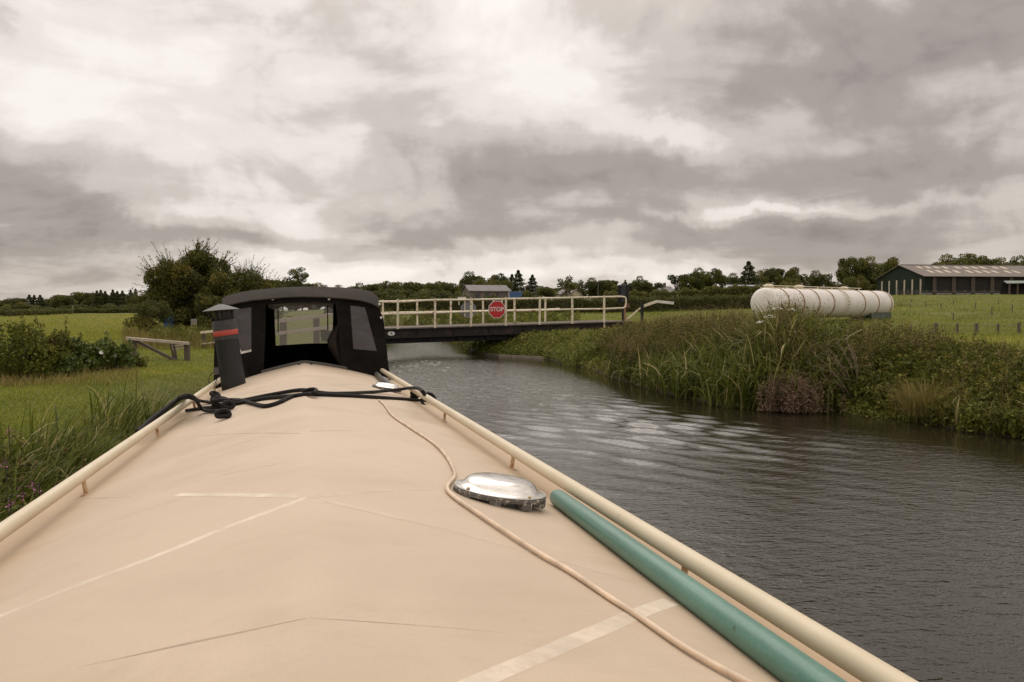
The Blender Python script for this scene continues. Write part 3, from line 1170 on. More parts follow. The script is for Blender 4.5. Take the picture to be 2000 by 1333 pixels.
# boat pole along the right handrail
def pole():
    t = on_boat('boat_pole', 'thick green painted pole lying along the right handrail', 'pole')
    a, b = on_roof(1092, 992), on_roof(1448, 1262)
    d = (b - a).normalized()
    r = .0275
    up = Vector((0, 0, r + .002))
    a2 = Vector((a.x, a.y, roof_z(a.x))) + up
    far = a2 + d * 2.1
    far.z = roof_z(far.x) + r + .002
    pts = [a2.lerp(far, k / 14) for k in range(15)]
    e = (pts[0] - pts[1]).normalized()
    head = [pts[0] + e * .030, pts[0] + e * .026, pts[0] + e * .016]
    MB().tube(head + pts, [r * .45, r * .75, r * .95] + [r * (1 + .10 * k / 14) for k in range(15)], 22).build('shaft', M['pole'], t, smooth=True)
    j = pts[0].lerp(far, .30)
    MB().tube([j, j + d * .003], [r * 1.024, r * 1.024], 22).build('joint_ring', plain('dark_joint', (.03, .07, .055), .5), t, smooth=True)


pole()


def cable():
    pix = [(700, 772), (712, 767), (760, 775), (794, 776), (800, 768), (786, 762), (770, 766), (738, 778), (740, 784), (752, 795), (768, 816), (800, 838), (845, 868), (868, 890), (883, 915), (888, 935), (874, 957), (887, 976), (940, 1013),
           (1000, 1053), (1060, 1092), (1110, 1121), (1190, 1175), (1240, 1207), (1320, 1263), (1380, 1300), (1440, 1333), (1520, 1375)]
    pts = smooth_path([on_roof(*p) for p in pix[8:]], 8)
    pts = [Vector((p.x, p.y, roof_z(p.x) + .008)) for p in pts]
    o = MB().tube(pts, .0058, 9).build('roof_cable', M['cable'], None, smooth=True)
    o.matrix_world = BM
    props(o, 'thin cream cable snaking along the roof from vent to vent', 'cable')


cable()


def ropes():
    t = on_boat('mooring_rope', 'black mooring rope strung across the cream roof and knotted at left', 'rope')
    rr = .0118

    def strand(pix, name='rope_strand', r=rr, lift=0.0, n=6):
        pts = smooth_path([on_roof(p[0], p[1], (p[2] if len(p) > 2 else r) + lift) for p in pix], n)
        MB().tube(pts, r, 9).build(name, M['rope'], t, smooth=True)
    strand([(829, 771, .14), (825, 765, .16), (815, 758.5, .14), (798, 758.5, .085), (780, 761, .05), (730, 766), (655, 769), (617, 766), (587, 762), (530, 771), (480, 781), (450, 786), (438, 790)])
    strand([(842, 784), (805, 781), (742, 776.5), (680, 773), (617, 770.5), (570, 774), (520, 778), (470, 787), (440, 793)])
    strand([(590, 766, .02), (606, 761, .035), (617, 762, .035), (613, 768, .03), (600, 770), (572, 774), (545, 786), (520, 793), (495, 789), (470, 782), (452, 781), (444, 782, .03), (440, 788, .03)])
    # left end: over the handrail and down the side
    strand([(440, 805, .03), (420, 803), (404, 803), (393, 798, .03), (386, 787, .09), (379, 777, .14), (370, 773, .165), (362, 773, .17)], lift=.004)
    over = [on_roof(362, 773, .174)] + [on_side(*p, -.90) for p in ((350, 777), (335, 788), (318, 801), (300, 815), (284, 829), (268, 843))]
    MB().tube(smooth_path(over, 6), rr * 1.1, 9).build('rope_strand', M['rope'], t, smooth=True)
    strand([(440, 792), (415, 787), (395, 784, .03), (380, 780, .10), (369, 776, .155)])
    over = [on_roof(369, 776, .155)] + [on_side(*p, -.905) for p in ((354, 779), (338, 790), (322, 803), (306, 816), (292, 828))]
    MB().tube(smooth_path(over, 6), rr * 1.1, 9).build('rope_strand', M['rope'], t, smooth=True)
    strand([(436, 797), (410, 796), (380, 800), (364, 802)])
    # knots: a few turns of the rope wound on each other
    def knot(px, py, rad, turns, seed, zr=.05, name='knot'):
        r = random.Random(seed)
        c = on_roof(px, py, .02)
        pts = []
        for k in range(turns * 9):
            a = k / 9 * 2 * math.pi
            tilt = (k / 9) * 1.3
            p = Vector((math.cos(a) * rad * r.uniform(.85, 1.1), math.sin(a) * rad * math.cos(tilt), math.sin(a) * rad * math.sin(tilt) * .8 + zr * .5 + zr * .3 * math.sin(k * .35)))
            p.z = max(p.z, 0.0)
            pts.append(c + p)
        MB().tube(smooth_path(pts, 3), rr * 1.05, 8).build(name, M['rope'], t, smooth=True)
    knot(431, 797, .042, 4, 3, .06)
    knot(421, 786, .026, 2, 5, .08)
    knot(436, 813, .034, 2, 8, .012)
    knot(446, 797, .030, 2, 9, .03)
    knot(811, 778, .028, 3, 11, .05)
    c = on_roof(832, 778, .05)
    pts = [c + Vector((.02 + .05 * math.cos(a), .05 * math.sin(a) * .6, -.02 + .05 * math.sin(a))) for a in np.linspace(-.6, 3.9, 14)]
    MB().tube(smooth_path(pts, 3), rr, 8).build('rope_loop', M['rope'], t, smooth=True)


ropes()


def capped_tube():
    t = on_boat('capped_tube', 'short grey tube with black cap and dark tapered nose beside the right rail', 'tube')
    a, b, c, e = [on_roof(*p, .028) for p in ((732, 727), (744, 740.5), (755, 747), (766, 751))]
    MB().tube([a, b], .026, 16).build('barrel', M['galv'], t, smooth=True)
    d = (a - b).normalized()
    MB().tube([a - d * .03, a + d * .05, a + d * .055], [.031, .031, .02], 16).build('end_cap', M['blackmetal'], t, smooth=True)
    MB().tube([b, b.lerp(c, .6), c, c.lerp(e, .5), e], [.027, .036, .027, .014, .010], 14).build('nose', plain('dark_grey_nose', (.10, .09, .085), .5), t, smooth=True)


capped_tube()

# ------------------------------------------------------------------ swing bridge
M['brwhite'] = worn('rusting_white_paint', (.70, .625, .47), (.30, .15, .06), .55, .65, 7, .55)
M['girder'] = worn('black_girder_paint', (.016, .012, .010), (.06, .034, .022), .5, .72, 3, .85)
M['darksteel'] = plain('dark_steel', (.012, .011, .011), .7)
M['plank'] = plain('deck_timber', (.16, .13, .10), .9, scale=5)

Y0 = 30.0
P0 = at(777, 643, Y0)
BSTEP = Vector((.0451 * Y0, .0165 * Y0, .030))
P0.z = 1.9 - 43 * Y0 / FPX
BDIR = BSTEP.normalized()
BPERP = Vector((-BSTEP.y, BSTEP.x, 0)).normalized()
ang = math.atan2(BSTEP.y, BSTEP.x)
STEP = BSTEP.length


def bridge():
    t = thing('swing_bridge', 'low black swing bridge with rusty white railings over the canal', 'bridge', loc=(P0.x, P0.y, 0))
    o = Vector((P0.x, P0.y, 0))

    def q(k, off=0.0, dz=0.0):
        """point k bays along the bridge, off metres behind the near face, dz above the deck edge"""
        p = P0 + BSTEP * k + BPERP * off
        return p - o + Vector((0, 0, dz))
    K0, K1, W = -1.75, 6.9, 2.9
    for off in (0, W):
        s = 1 if off == 0 else -1
        b = MB()
        b.bar(q(K0, off, -.16), q(K1, off, -.16), .03, .33)
        b.bar(q(K0, off + .0, -.012), q(K1, off + .0, -.012), .16, .024)
        b.bar(q(K0, off + .0, -.335), q(K1, off + .0, -.335), .16, .024)
        for k in np.arange(-1.5, 5.6, 1.0):
            b.bar(q(k, off - .04 * s, -.17), q(k + .01 / STEP, off - .04 * s, -.17), .07, .29)
        b.build('girder', M['girder'], t)
    b = MB().bar(q(K0, .35, -.45), q(K1 - .6, .35, -.45), .25, .22)
    b.bar(q(K0, W - .35, -.45), q(K1 - .6, W - .35, -.45), .25, .22)
    for k in np.arange(-1.5, 5, .8):
        b.bar(q(k, .1, -.40), q(k, W - .1, -.40), .12, .2)
    b.build('underframe', M['darksteel'], t)
    me = None
    n = 36
    for i in range(n):
        k0 = K0 + (K1 - K0) * (i + .5) / n
        pl = MB().bar(q(k0, .09, .008 + random.uniform(0, .006)), q(k0, W - .09, .008 + random.uniform(0, .006)), (K1 - K0) * STEP / n - .02, .05)
        pl.build('deck_plank', M['plank'], t)
    H = 1.09
    r = random.Random(5)
    for off, k_first, k_last, shift in ((0, -1, 6, 0), (W, -1, 5, 0.0)):
        for k in range(k_first, k_last + 1):
            a, c = q(k + shift, off, -.02 if k < 6 else -.25), q(k + shift + r.uniform(-.008, .008), off, H + .03)
            b = MB().bar(a, c, .075, .06, up=BPERP)
            b.build('railing_post', M['brwhite'], t, bevel=.006)
        for h in (H - .03, H * .53):
            pts = [q(k_first - .6, off + .05, h)]
            for k in range(k_first, k_last + 1):
                z = h + r.uniform(-.012, .012) + (-.045 if (k == -0 and h > 1 and off == 0) else 0)
                pts.append(q(k + shift, off + .055, z))
            pts.append(q(k_last + (.55 if off == 0 else .5), off + .055, h + .01))
            MB().tube(smooth_path(pts, 4), .036, 8).build('railing_tube', M['brwhite'], t, smooth=True)
    # looped end joining the two near rails
    e = [q(6.55, .055, H - .02), q(6.68, .055, H - .05), q(6.72, .055, H - .14), q(6.72, .055, H * .53 + .14), q(6.67, .055, H * .53 + .03), q(6.55, .055, H * .53)]
    MB().tube(smooth_path(e, 4), .034, 8).build('railing_loop', M['brwhite'], t, smooth=True)
    # bridge number plate: white oval with a black 9
    c = at(764.5, 653.5, Y0)
    kx = (c.x - P0.x) / BSTEP.x
    c = q(kx, -.055, -.165)
    pl = [c + BDIR * .135 * math.cos(a) + Vector((0, 0, .082 * math.sin(a))) for a in np.linspace(0, 2 * math.pi, 28, endpoint=False)]
    num = MB().slab([pl], BPERP * .012).build('number_plate', M['white_trim'], t)
    text('9', c - BPERP * .004, .13, M['blacktext'], num, 'numeral')
    return t


def text(s, pos, size, mat, parent, name, depth=.002):
    cu = bpy.data.curves.new(name, 'FONT')
    cu.body = s
    cu.size = size
    cu.align_x = 'CENTER'
    cu.align_y = 'CENTER'
    cu.extrude = depth
    cu.offset = size * .022
    tmp = bpy.data.objects.new('tmp', cu)
    COL.objects.link(tmp)
    dg = bpy.context.evaluated_depsgraph_get()
    me = bpy.data.meshes.new_from_object(tmp.evaluated_get(dg))
    bpy.data.objects.remove(tmp)
    me.name = name
    me.materials.clear()
    me.materials.append(mat)
    o = link(name, me, parent)
    o.location = pos
    o.rotation_euler = (math.pi / 2, 0, ang)
    return o


M['blacktext'] = plain('black_lettering', (.015, .015, .015), .5, bmp=0)
M['signred'] = worn('sign_red', (.48, .018, .022), (.40, .03, .03), .5, .7, 8, .35)
M['signwhite'] = plain('sign_white', (.66, .62, .58), .4, bmp=0)
M['signback'] = plain('sign_back_grey', (.17, .18, .20), .5)
bridge()


def octagon(c, r, perp):
    return [c + BDIR * r * math.cos(math.pi / 8 + k * math.pi / 4) + Vector((0, 0, r * math.sin(math.pi / 8 + k * math.pi / 4))) for k in range(8)]


def stop_signs():
    kx = 2.0 + (969 - 920) / 67.5
    base = P0 + BSTEP * kx - BPERP * .07
    c = Vector((base.x, base.y, 1.9 - 4.8 * base.y / FPX))
    t = thing('stop_sign', 'red octagonal stop sign fixed to the near bridge railing', 'road sign', loc=c)
    z = Vector((0, 0, 0))
    MB().slab([octagon(z, .37, BPERP)], BPERP * .012).build('sign_border', M['signwhite'], t)
    MB().slab([octagon(z - BPERP * .004, .342, BPERP)], BPERP * .003).build('sign_face', M['signred'], t)
    text('STOP', -BPERP * .008, .235, M['signwhite'], t, 'lettering')
    for dx in (-.14, .22):
        MB().bar(BDIR * dx + BPERP * .02 + Vector((0, 0, .42)), BDIR * dx + BPERP * .02 + Vector((0, 0, -.2)), .05, .02, up=BPERP).build('mounting_bar', M['brwhite'], t)
    # the second one hangs on the far railing and shows its grey back
    b2 = P0 + BPERP * 3.05
    d = ray(915, 605)
    # where the ray meets the far railing's plane
    nrm = BPERP
    k = (b2 - EYE).dot(nrm) / d.dot(nrm)
    c = EYE + d * k
    t = thing('stop_sign', 'grey back of an octagonal sign on the far bridge railing', 'road sign', loc=c)
    MB().slab([octagon(z, .37, BPERP)], BPERP * .012).build('sign_back', M['signback'], t)
    for dx in (-.17, .17):
        MB().bar(BDIR * dx - BPERP * .02 + Vector((0, 0, .40)), BDIR * dx - BPERP * .02 + Vector((0, 0, -.30)), .04, .02, up=BPERP).build('mounting_bar', M['brwhite'], t)
    p = EYE + ray(902, 584) * k
    t = thing('notice_board', 'small off white board standing above the far bridge railing', 'sign', loc=p)
    MB().box((0, 0, 0), (.36, .05, .15), Matrix.Rotation(ang, 3, 'Z')).build('board', M['signwhite'], t)
    MB().box((-.12, .02, -.16), (.04, .04, .22), Matrix.Rotation(ang, 3, 'Z')).build('stub_post', M['brwhite'], t)


stop_signs()


def signal_and_barrier():
    y = 33.9
    p = at(1217, 575, y)
    g = ground_z(p.x, p.y)
    t = thing('traffic_signal', 'black backed traffic signal on a post at the right bridge end', 'traffic light', loc=(p.x, p.y, g))
    z = p.z - g
    MB().box((0, 0, z), (.48, .05, .78)).build('backing_board', M['darksteel'], t, bevel=.012)
    MB().box((0, -.08, z), (.20, .12, .70)).build('signal_housing', plain('black_housing', (.022, .024, .028), .5), t, bevel=.02)
    MB().tube([(0, .04, -.2), (0, .04, z)], .05, 10).build('post', M['darksteel'], t, smooth=True)
    MB().tube([(.0, 0, z + .36), (.0, 0, z + .46)], [.16, .05], 10).build('top_cap', M['darksteel'], t, smooth=True)
    q = at(1219.5, 596, y + .5)
    gz = ground_z(q.x, q.y)
    tp = thing('rusty_post', 'rusty orange post beside the traffic signal post', 'post', loc=(q.x, q.y, gz))
    MB().bar((0, 0, -.1), (0, 0, q.z - gz + .1), .12, .08, up=(0, 1, 0)).build('shaft', worn('orange_rust', (.33, .17, .09), (.5, .4, .3), .5, .65, 10), tp)
    MB().bar((.0, 0, q.z - gz - .05), (.22, 0, q.z - gz - .03), .05, .2).build('bracket', worn('dark_rust', (.22, .10, .06), (.1, .05, .04), .5, .6, 12), tp)
    # white cranked barrier arm right of the signal
    Yb = 35.5
    o = at(1254, 600, Yb)
    gz = ground_z(o.x, o.y)
    t = thing('barrier_arm', 'white cranked barrier arm rising from a short black post', 'barrier', loc=(o.x, o.y, gz))
    oo = Vector((o.x, o.y, gz))
    pts = [at(*p, Yb) - oo for p in ((1216, 631), (1251, 602))]
    MB().bar(pts[0], pts[1], .05, .07).build('lower_arm', M['brwhite'], t)
    a, b, c = [at(*p, Yb) - oo for p in ((1256, 598.5), (1283, 589), (1316, 592.5))]
    MB().bar(a, b, .06, .12).build('upper_arm', M['brwhite'], t)
    MB().bar(b - Vector((.02, 0, 0)), c, .07, .12).build('end_plate', M['signwhite'], t)
    w, e = at(1254, 591, Yb) - oo, at(1254, 618, Yb) - oo
    MB().bar(e - Vector((0, 0, .3)), w, .12, .12, up=(0, 1, 0)).build('pivot_post', M['darksteel'], t)


signal_and_barrier()

# ------------------------------------------------------------------ white tank on the right bank
def tank_paint():
    m, nt, bs = mat_base('white_tank_paint')
    tc = nt.nodes.new('ShaderNodeTexCoord')
    V = tc.outputs['Object']
    a = noise_node(nt, .9, 6, .6, .4, V)
    b = noise_node(nt, 3, 8, .7, .2, V, stretch=(2.5, 1, .5))
    c = ramp_node(nt, a, [(.3, (.64, .60, .55)), (.7, (.78, .745, .70))])
    c = mixc(nt, ramp_node(nt, b, [(.56, (0, 0, 0)), (.85, (.6, .6, .6))]), c, (.48, .40, .30))
    nt.links.new(c, bs.inputs['Base Color'])
    bs.inputs['Roughness'].default_value = .45
    bump(nt, bs, a, .05, .02)
    return m


def tank():
    a, b = at(1493, 592, 50), at(1720, 594.5, 60)
    d = (b - a)
    L = d.length
    rz = math.atan2(d.y, d.x)
    c = (a + b) / 2
    gz = ground_z(c.x, c.y)
    t = thing('storage_tank', 'long white cylindrical tank with rusty hoops lying in the field', 'tank', loc=(c.x, c.y, gz), rz=rz)
    zc = c.z - gz
    r = .96
    mp = tank_paint()
    ax = Matrix.Translation((0, 0, zc)) @ Matrix.Rotation(R(90), 4, 'Y')
    h = L / 2
    dome = [(r * math.sin(k / 10 * math.pi / 2), .42 * math.cos(k / 10 * math.pi / 2)) for k in range(11)]
    MB().lathe([(r, -h), (r, h)], 56, ax).build('barrel', mp, t, smooth=True)
    MB().lathe([(x + .001, h + z) for x, z in dome[::-1]], 56, ax).build('end_cap', mp, t, smooth=True)
    MB().lathe([(x + .001, -h - z) for x, z in dome], 56, ax).build('end_cap', mp, t, smooth=True)
    rust = worn('rusty_hoop', (.42, .32, .22), (.24, .13, .07), .42, .6, 5, .7)
    for px in (1515, 1545, 1575, 1604, 1665, 1692, 1717):
        # where along the tank the hoop stands
        f = (px - 1493) / (1720 - 1493)
        y = 50 / (1 - f * (1 - 50 / 60.0))
        s = (f * 50 / 50) * y / 60.0
        x = -h + L * s
        rr = r
        MB().lathe([(rr, x - .06), (rr + .035, x - .055), (rr + .035, x + .055), (rr, x + .06)], 56, ax).build('hoop', rust, t, smooth=True)
    top = zc + r
    MB().box((-.05 * L - .6, 0, top + .16), (L * .78, .05, .05)).build('walkway_rail', M['brwhite'], t)
    MB().box((-.05 * L - .6, .5, top + .05), (L * .78, .05, .05)).build('walkway_rail', M['brwhite'], t)
    for k in range(7):
        MB().box((-.05 * L - .6 - L * .37 + k * L * .123, 0, top + .06), (.05, .05, .16)).build('rail_support', M['brwhite'], t)
    for x, w in ((-h + .7, .5), (-h * .45, .55), (h * .32, .5)):
        hb = MB().lathe([(w * .6, -.05), (w * .6, .12), (w * .75, .13), (w * .75, .17), (w * .3, .24), (.05, .26)], 20, Matrix.Translation((x, .15, top))).build('hatch', M['brwhite'], t, smooth=True)
        MB().bar((x - w * .8, .1, top + .26), (x + w * .8, .1, top + .30), .04, .03).build('clamp_bar', rust, hb)
    # ladder on the near side
    lx = h * .12
    for dx in (-.2, .2):
        pts = [(lx + dx, -math.sin(a_) * (r + .06), zc + math.cos(a_) * (r + .06)) for a_ in np.linspace(.1, 2.2, 12)]
        MB().tube(pts, .022, 6).build('ladder_rail', M['brwhite'], t, smooth=True)
    for k in range(9):
        a_ = .25 + k * .23
        MB().tube([(lx - .2, -math.sin(a_) * (r + .06), zc + math.cos(a_) * (r + .06)), (lx + .2, -math.sin(a_) * (r + .06), zc + math.cos(a_) * (r + .06))], .016, 5).build('ladder_rung', rust, t)
    MB().tube([(-h - .38, -.2, zc - .55), (-h - .75, -.25, zc - .6)], .10, 10).build('outlet_valve', M['brwhite'], t, smooth=True)
    gm = plain('green_cradle_paint', (.035, .055, .032), .6, scale=3)
    for x0, x1 in ((h * .62, h * 1.02), (-h * .95, -h * .6)):
        prof = [(-.75, 0)] + [(r * 1.0 * math.sin(a_), zc - r * 1.0 * math.cos(a_)) for a_ in np.linspace(-.85, .85, 13)] + [(.85, -.3), (-.85, -.3)]
        prof = prof[1:]
        MB().slab([[(x0, y, z) for y, z in prof]], (x1 - x0, 0, 0)).build('cradle', gm, t)


tank()

# ------------------------------------------------------------------ buildings
def green_sheet():
    m, nt, bs = mat_base('green_ribbed_sheet')
    tc = nt.nodes.new('ShaderNodeTexCoord')
    w = nt.nodes.new('ShaderNodeTexWave')
    w.inputs['Scale'].default_value = 1.4
    nt.links.new(tc.outputs['Object'], w.inputs['Vector'])
    n = noise_node(nt, .4, 5, .6)
    nt.links.new(ramp_node(nt, n, [(.3, (.014, .021, .014)), (.7, (.022, .031, .021))]), bs.inputs['Base Color'])
    bs.inputs['Roughness'].default_value = .8
    bs.inputs['Specular IOR Level'].default_value = .15
    bump(nt, bs, w.outputs[0], .9, .08)
    return m


M['gsheet'] = green_sheet()
M['fibre'] = plain('weathered_fibre_cement', (.175, .145, .125), .85, scale=.6, var=.2, bmp=.5, bd=.04)
M['pale_light'] = plain('pale_rooflight', (.44, .38, .29), .5, scale=1)
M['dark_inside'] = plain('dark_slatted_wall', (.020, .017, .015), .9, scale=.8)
M['brownpost'] = plain('brown_post', (.085, .062, .045), .8)
M['blockwall'] = plain('grey_block_wall', (.24, .22, .20), .9, scale=.7)
M['render_wall'] = plain('white_render', (.62, .58, .53), .8, scale=.5)
M['slate'] = plain('grey_slate', (.14, .125, .125), .7, scale=.6)
M['brick'] = plain('brown_brick', (.17, .125, .10), .9, scale=2)
M['glass'] = plain('dark_window_glass', (.03, .033, .04), .1, bmp=0)
M['bluemetal'] = plain('blue_container_paint', (.045, .105, .26), .5, scale=.6)


def barn():
    c0 = at(1805, 582, 170)
    gz = 1.9 + 20 * 170 / FPX - .3
    u = Vector((.995, .10, 0)).normalized()
    v = Vector((-u.y, u.x, 0))
    t = thing('cattle_barn', 'large dark green barn with grey roof beyond the right field', 'barn', loc=(c0.x, c0.y, gz), rz=math.atan2(u.y, u.x))
    E, A, W, L = 4.75, 7.3, 18.0, 44.0
    # gable wall
    gable = [(0, 0, -.5), (0, W, -.5), (0, W, E), (0, W / 2, A), (0, 0, E)]
    gw = MB().slab([gable], (.15, 0, 0)).build('gable_wall', M['gsheet'], t)
    MB().slab([[(L, y, z) for _, y, z in gable]], (.15, 0, 0)).build('gable_wall', M['gsheet'], t)
    for k in range(6):
        y = 1.3 + k * 2.95
        MB().box((-.03, y, 2.45), (.06, .52, 3.3)).build('light_strip', M['pale_light'], gw)
    MB().box((L / 2, W, E / 2 - .2), (L, .15, E)).build('rear_wall', M['gsheet'], t)
    # open front: dark slatted upper bays between brown posts over a block wall
    MB().box((L / 2, .35, E / 2 + .5), (L - .4, .12, E - 1.1)).build('slatted_boarding', M['dark_inside'], t)
    for k in range(10):
        x = 2.3 + k * 4.4
        MB().box((x, .12, E / 2 + .55), (.85, .22, E - 1.15)).build('bay_post', M['brownpost'], t)
        MB().box((x - 2.2 + (.4 if k == 0 else 0), .06, .5), (3.4 - (.8 if k == 0 else 0), .2, 1.3)).build('block_wall', M['blockwall'], t)
        MB().box((x - .15, -.03, .5), (.25, .2, 1.5)).build('gate_post', M['dark_inside'], t)
    MB().box((.8, .10, E / 2), (1.5, .16, E - .1)).build('corner_cladding', M['gsheet'], t)
    # roof in two slopes with courses of rooflights
    for s in (0, 1):
        y0, y1 = (-.5, W / 2) if s == 0 else (W + .5, W / 2)
        z0, z1 = E - .18, A + .14
        rf = MB().slab([[(-.4, y0, z0), (L + .4, y0, z0), (L + .4, y1, z1), (-.4, y1, z1)]], (0, 0, .10)).build('roof', M['fibre'], t)
        if s == 0:
            for row, (f0, f1) in enumerate(((.28, .50), (.66, .86))):
                k = 0
                for x in (2.6, 4.6, 6.6, 8.6, 11.6, 13.6, 15.6, 17.6, 20.6, 22.6):
                    x += 0 if row else .3
                    a = (x, y0 + (y1 - y0) * f0, z0 + (z1 - z0) * f0 + .115)
                    b = (x + 1.0, y0 + (y1 - y0) * f1, z0 + (z1 - z0) * f1 + .115)
                    MB().slab([[a, (b[0], a[1], a[2]), b, (a[0], b[1], b[2])]], (0, 0, .03)).build('rooflight', M['pale_light'], rf)
    for k in range(40):
        MB().box((k * 1.1 + .5, W / 2, A + .27), (1.0, .5, .12)).build('ridge_tile', M['fibre'], t)
    # lean-to shelter in front on the right
    p = at(1985, 584, 150)
    t2 = thing('field_shelter', 'low open field shelter with pale green roof before the barn', 'shed', loc=(p.x, p.y, ground_z(p.x, p.y)), rz=.08)
    MB().slab([[(-3.0, -1.5, 2.15), (5, -1.5, 2.3), (5, 1.5, 2.75), (-1.5, 1.5, 2.7)]], (0, 0, .10)).build('roof', plain('pale_green_sheet', (.17, .21, .17), .6, scale=.7), t2)
    for x in (-2.3, -.7, 1.2, 3.2):
        MB().box((x, -1.2, .95), (.22, .22, 2.5)).build('post', M['brownpost'], t2)
    MB().box((1.2, 1.3, 1.0), (7, .12, 2.6)).build('back_wall', M['dark_inside'], t2)
    # stock fencing in front of the barn
    t3 = thing('stock_railing', 'grey stockyard railing along the front of the green barn', 'fence', loc=(c0.x - 1.0, c0.y - 6, ground_z(c0.x, c0.y - 6)), rz=math.atan2(u.y, u.x))
    for k in range(18):
        MB().box((-8 + k * 2.1, 0, .6), (.14, .14, 1.4)).build('post', M['galv'], t3)
    for z in (.3, .65, 1.0):
        MB().box((9.5, -.09, z), (36, .05, .12)).build('rail', M['galv'], t3)


barn()


def gabled(name, label, cat, px, py_base, y, wpx, eave, ridge, depth, wallm, roofm, rz=0.0, windows=(), gable_side=0, group=None):
    """small far house or shed: walls, roof, windows as parts"""
    sc = y / FPX
    p = at(px, py_base, y)
    t = thing(name, label, cat, loc=(p.x, p.y, p.z - .4), rz=rz, group=group)
    w = wpx * sc
    E, A = eave * sc + .4, ridge * sc + .4
    x0, x1 = -w / 2, w / 2
    MB().box((0, 0, E / 2), (w, .2, E)).build('front_wall', wallm, t)
    for x in (x0, x1):
        MB().slab([[(x, .1, 0), (x, depth, 0), (x, depth, E), (x, depth / 2, A), (x, .1, E)]], (.2 if x < 0 else -.2, 0, 0)).build('gable_wall', wallm, t)
    for s in (0, 1):
        ya, yb = (-.35, depth / 2) if s == 0 else (depth + .35, depth / 2)
        MB().slab([[(x0 - .3, ya, E - .1), (x1 + .3, ya, E - .1), (x1 + .3, yb, A + .12), (x0 - .3, yb, A + .12)]], (0, 0, .14)).build('roof', roofm, t)
    for f, z, ww, hh in windows:
        MB().box((x0 + f * w, -.12, z * E), (ww, .08, hh)).build('window', M['glass'], t)
    return t


M['shedwall'] = plain('brown_grey_boarding', (.155, .125, .105), .9, scale=.6, stretch=(4, 4, .5))
sh = gabled('farm_shed', 'long brown grey shed with slate roof behind the bridge hedge', 'shed', 957, 590, 150, 80, 21, 31, 7, M['shedwall'], M['slate'], rz=.28, windows=((.18, .5, .8, 1.6), (.42, .5, .9, 1.8), (.68, .55, .4, 1.6)))
p = at(1006, 586, 148)
ct = thing('shipping_container', 'bright blue container beside the long brown grey shed', 'container', loc=(p.x, p.y, p.z - .4), rz=.05)
MB().box((0, 0, .95), (2.3, 2.4, 1.9)).build('body', M['bluemetal'], ct, bevel=.04)
MB().box((-1.19, -1.2, .95), (.1, .12, 1.9)).build('corner_post', M['signwhite'], ct)
MB().box((.3, -1.23, .95), (.06, .05, 1.6)).build('locking_bar', M['bluemetal'], ct)
gabled('cottage', 'small white cottage half hidden right of the blue container', 'house', 1030, 586, 190, 26, 12, 20, 6, M['render_wall'], M['slate'], rz=.5, windows=((.7, .6, .6, .7),))
gabled('cottage', 'white cottage with slate roof left of the round bushy garden tree', 'house', 1052, 586, 196, 20, 13, 20, 6, M['render_wall'], M['slate'], rz=-.2, windows=((.3, .6, .6, .7), (.7, .6, .6, .7)))
gabled('bungalow', 'cream bungalow with grey hipped roof above the middle hedge', 'house', 1098, 584, 185, 30, 9, 17, 7, plain('cream_render', (.50, .42, .31), .8, scale=.5), M['slate'], rz=-.6, windows=((.5, .55, 1.0, .7),))
hs = gabled('house', 'long white house with grey roof behind the right hedge', 'house', 1296, 580, 200, 44, 9, 19, 8, M['render_wall'], M['slate'], rz=.12, windows=((.2, .5, 1.0, .8), (.5, .5, 1.0, .8), (.8, .5, 1.0, .8)))
MB().box((1.5, 4, 3.4), (.6, .6, 1.2)).build('chimney', M['brick'], hs)
p = at(1462, 576, 125)
ls = thing('low_shed', 'low shed with pale blue grey roof behind the white tank', 'shed', loc=(p.x, p.y, p.z - .5), rz=.06)
MB().slab([[(-3.2, 0, 1.75), (3.4, 0, 1.75), (3.4, 4, 2.05), (-2.2, 4, 2.05)]], (0, 0, .10)).build('roof', plain('blue_grey_sheet', (.20, .22, .24), .5, scale=.7), ls)
MB().box((.2, .5, .85), (6.2, .2, 1.8)).build('wall', M['dark_inside'], ls)


def lamp(px, py0, py1, y, label):
    a, b = at(px, py1, y), at(px, py0, y)
    t = thing('lamp_post', label, 'lamp post', loc=a)
    h = b.z - a.z
    MB().tube([(0, 0, 0), (0, 0, h)], [.11, .07], 7).build('column', M['galv'], t, smooth=True)
    MB().box((-.35, 0, h), (.9, .25, .14)).build('lantern', M['galv'], t)


lamp(909, 556, 586, 140, 'grey lamp post left of the long brown grey shed')
lamp(1047, 551, 585, 150, 'grey lamp post in front of the tall spire shaped conifers')
lamp(1168, 551, 583, 150, 'thin lamp post among the trees right of the stop sign')


def utility_pole():
    a = at(142.5, 618, 150)
    t = thing('utility_pole', 'pale wooden pole at the end of the left field hedge', 'pole', loc=a)
    MB().tube([(0, 0, -.5), (0, 0, 2.0)], [.13, .10], 8).build('shaft', plain('pale_pole', (.22, .21, .13), .8), t, smooth=True)


utility_pole()

# ------------------------------------------------------------------ timber and fences
M['timber'] = plain('weathered_timber', (.10, .078, .060), .9, scale=6, stretch=(1, 1, 5))
M['pale_timber'] = plain('pale_painted_timber', (.44, .37, .30), .8, scale=5, var=.2)


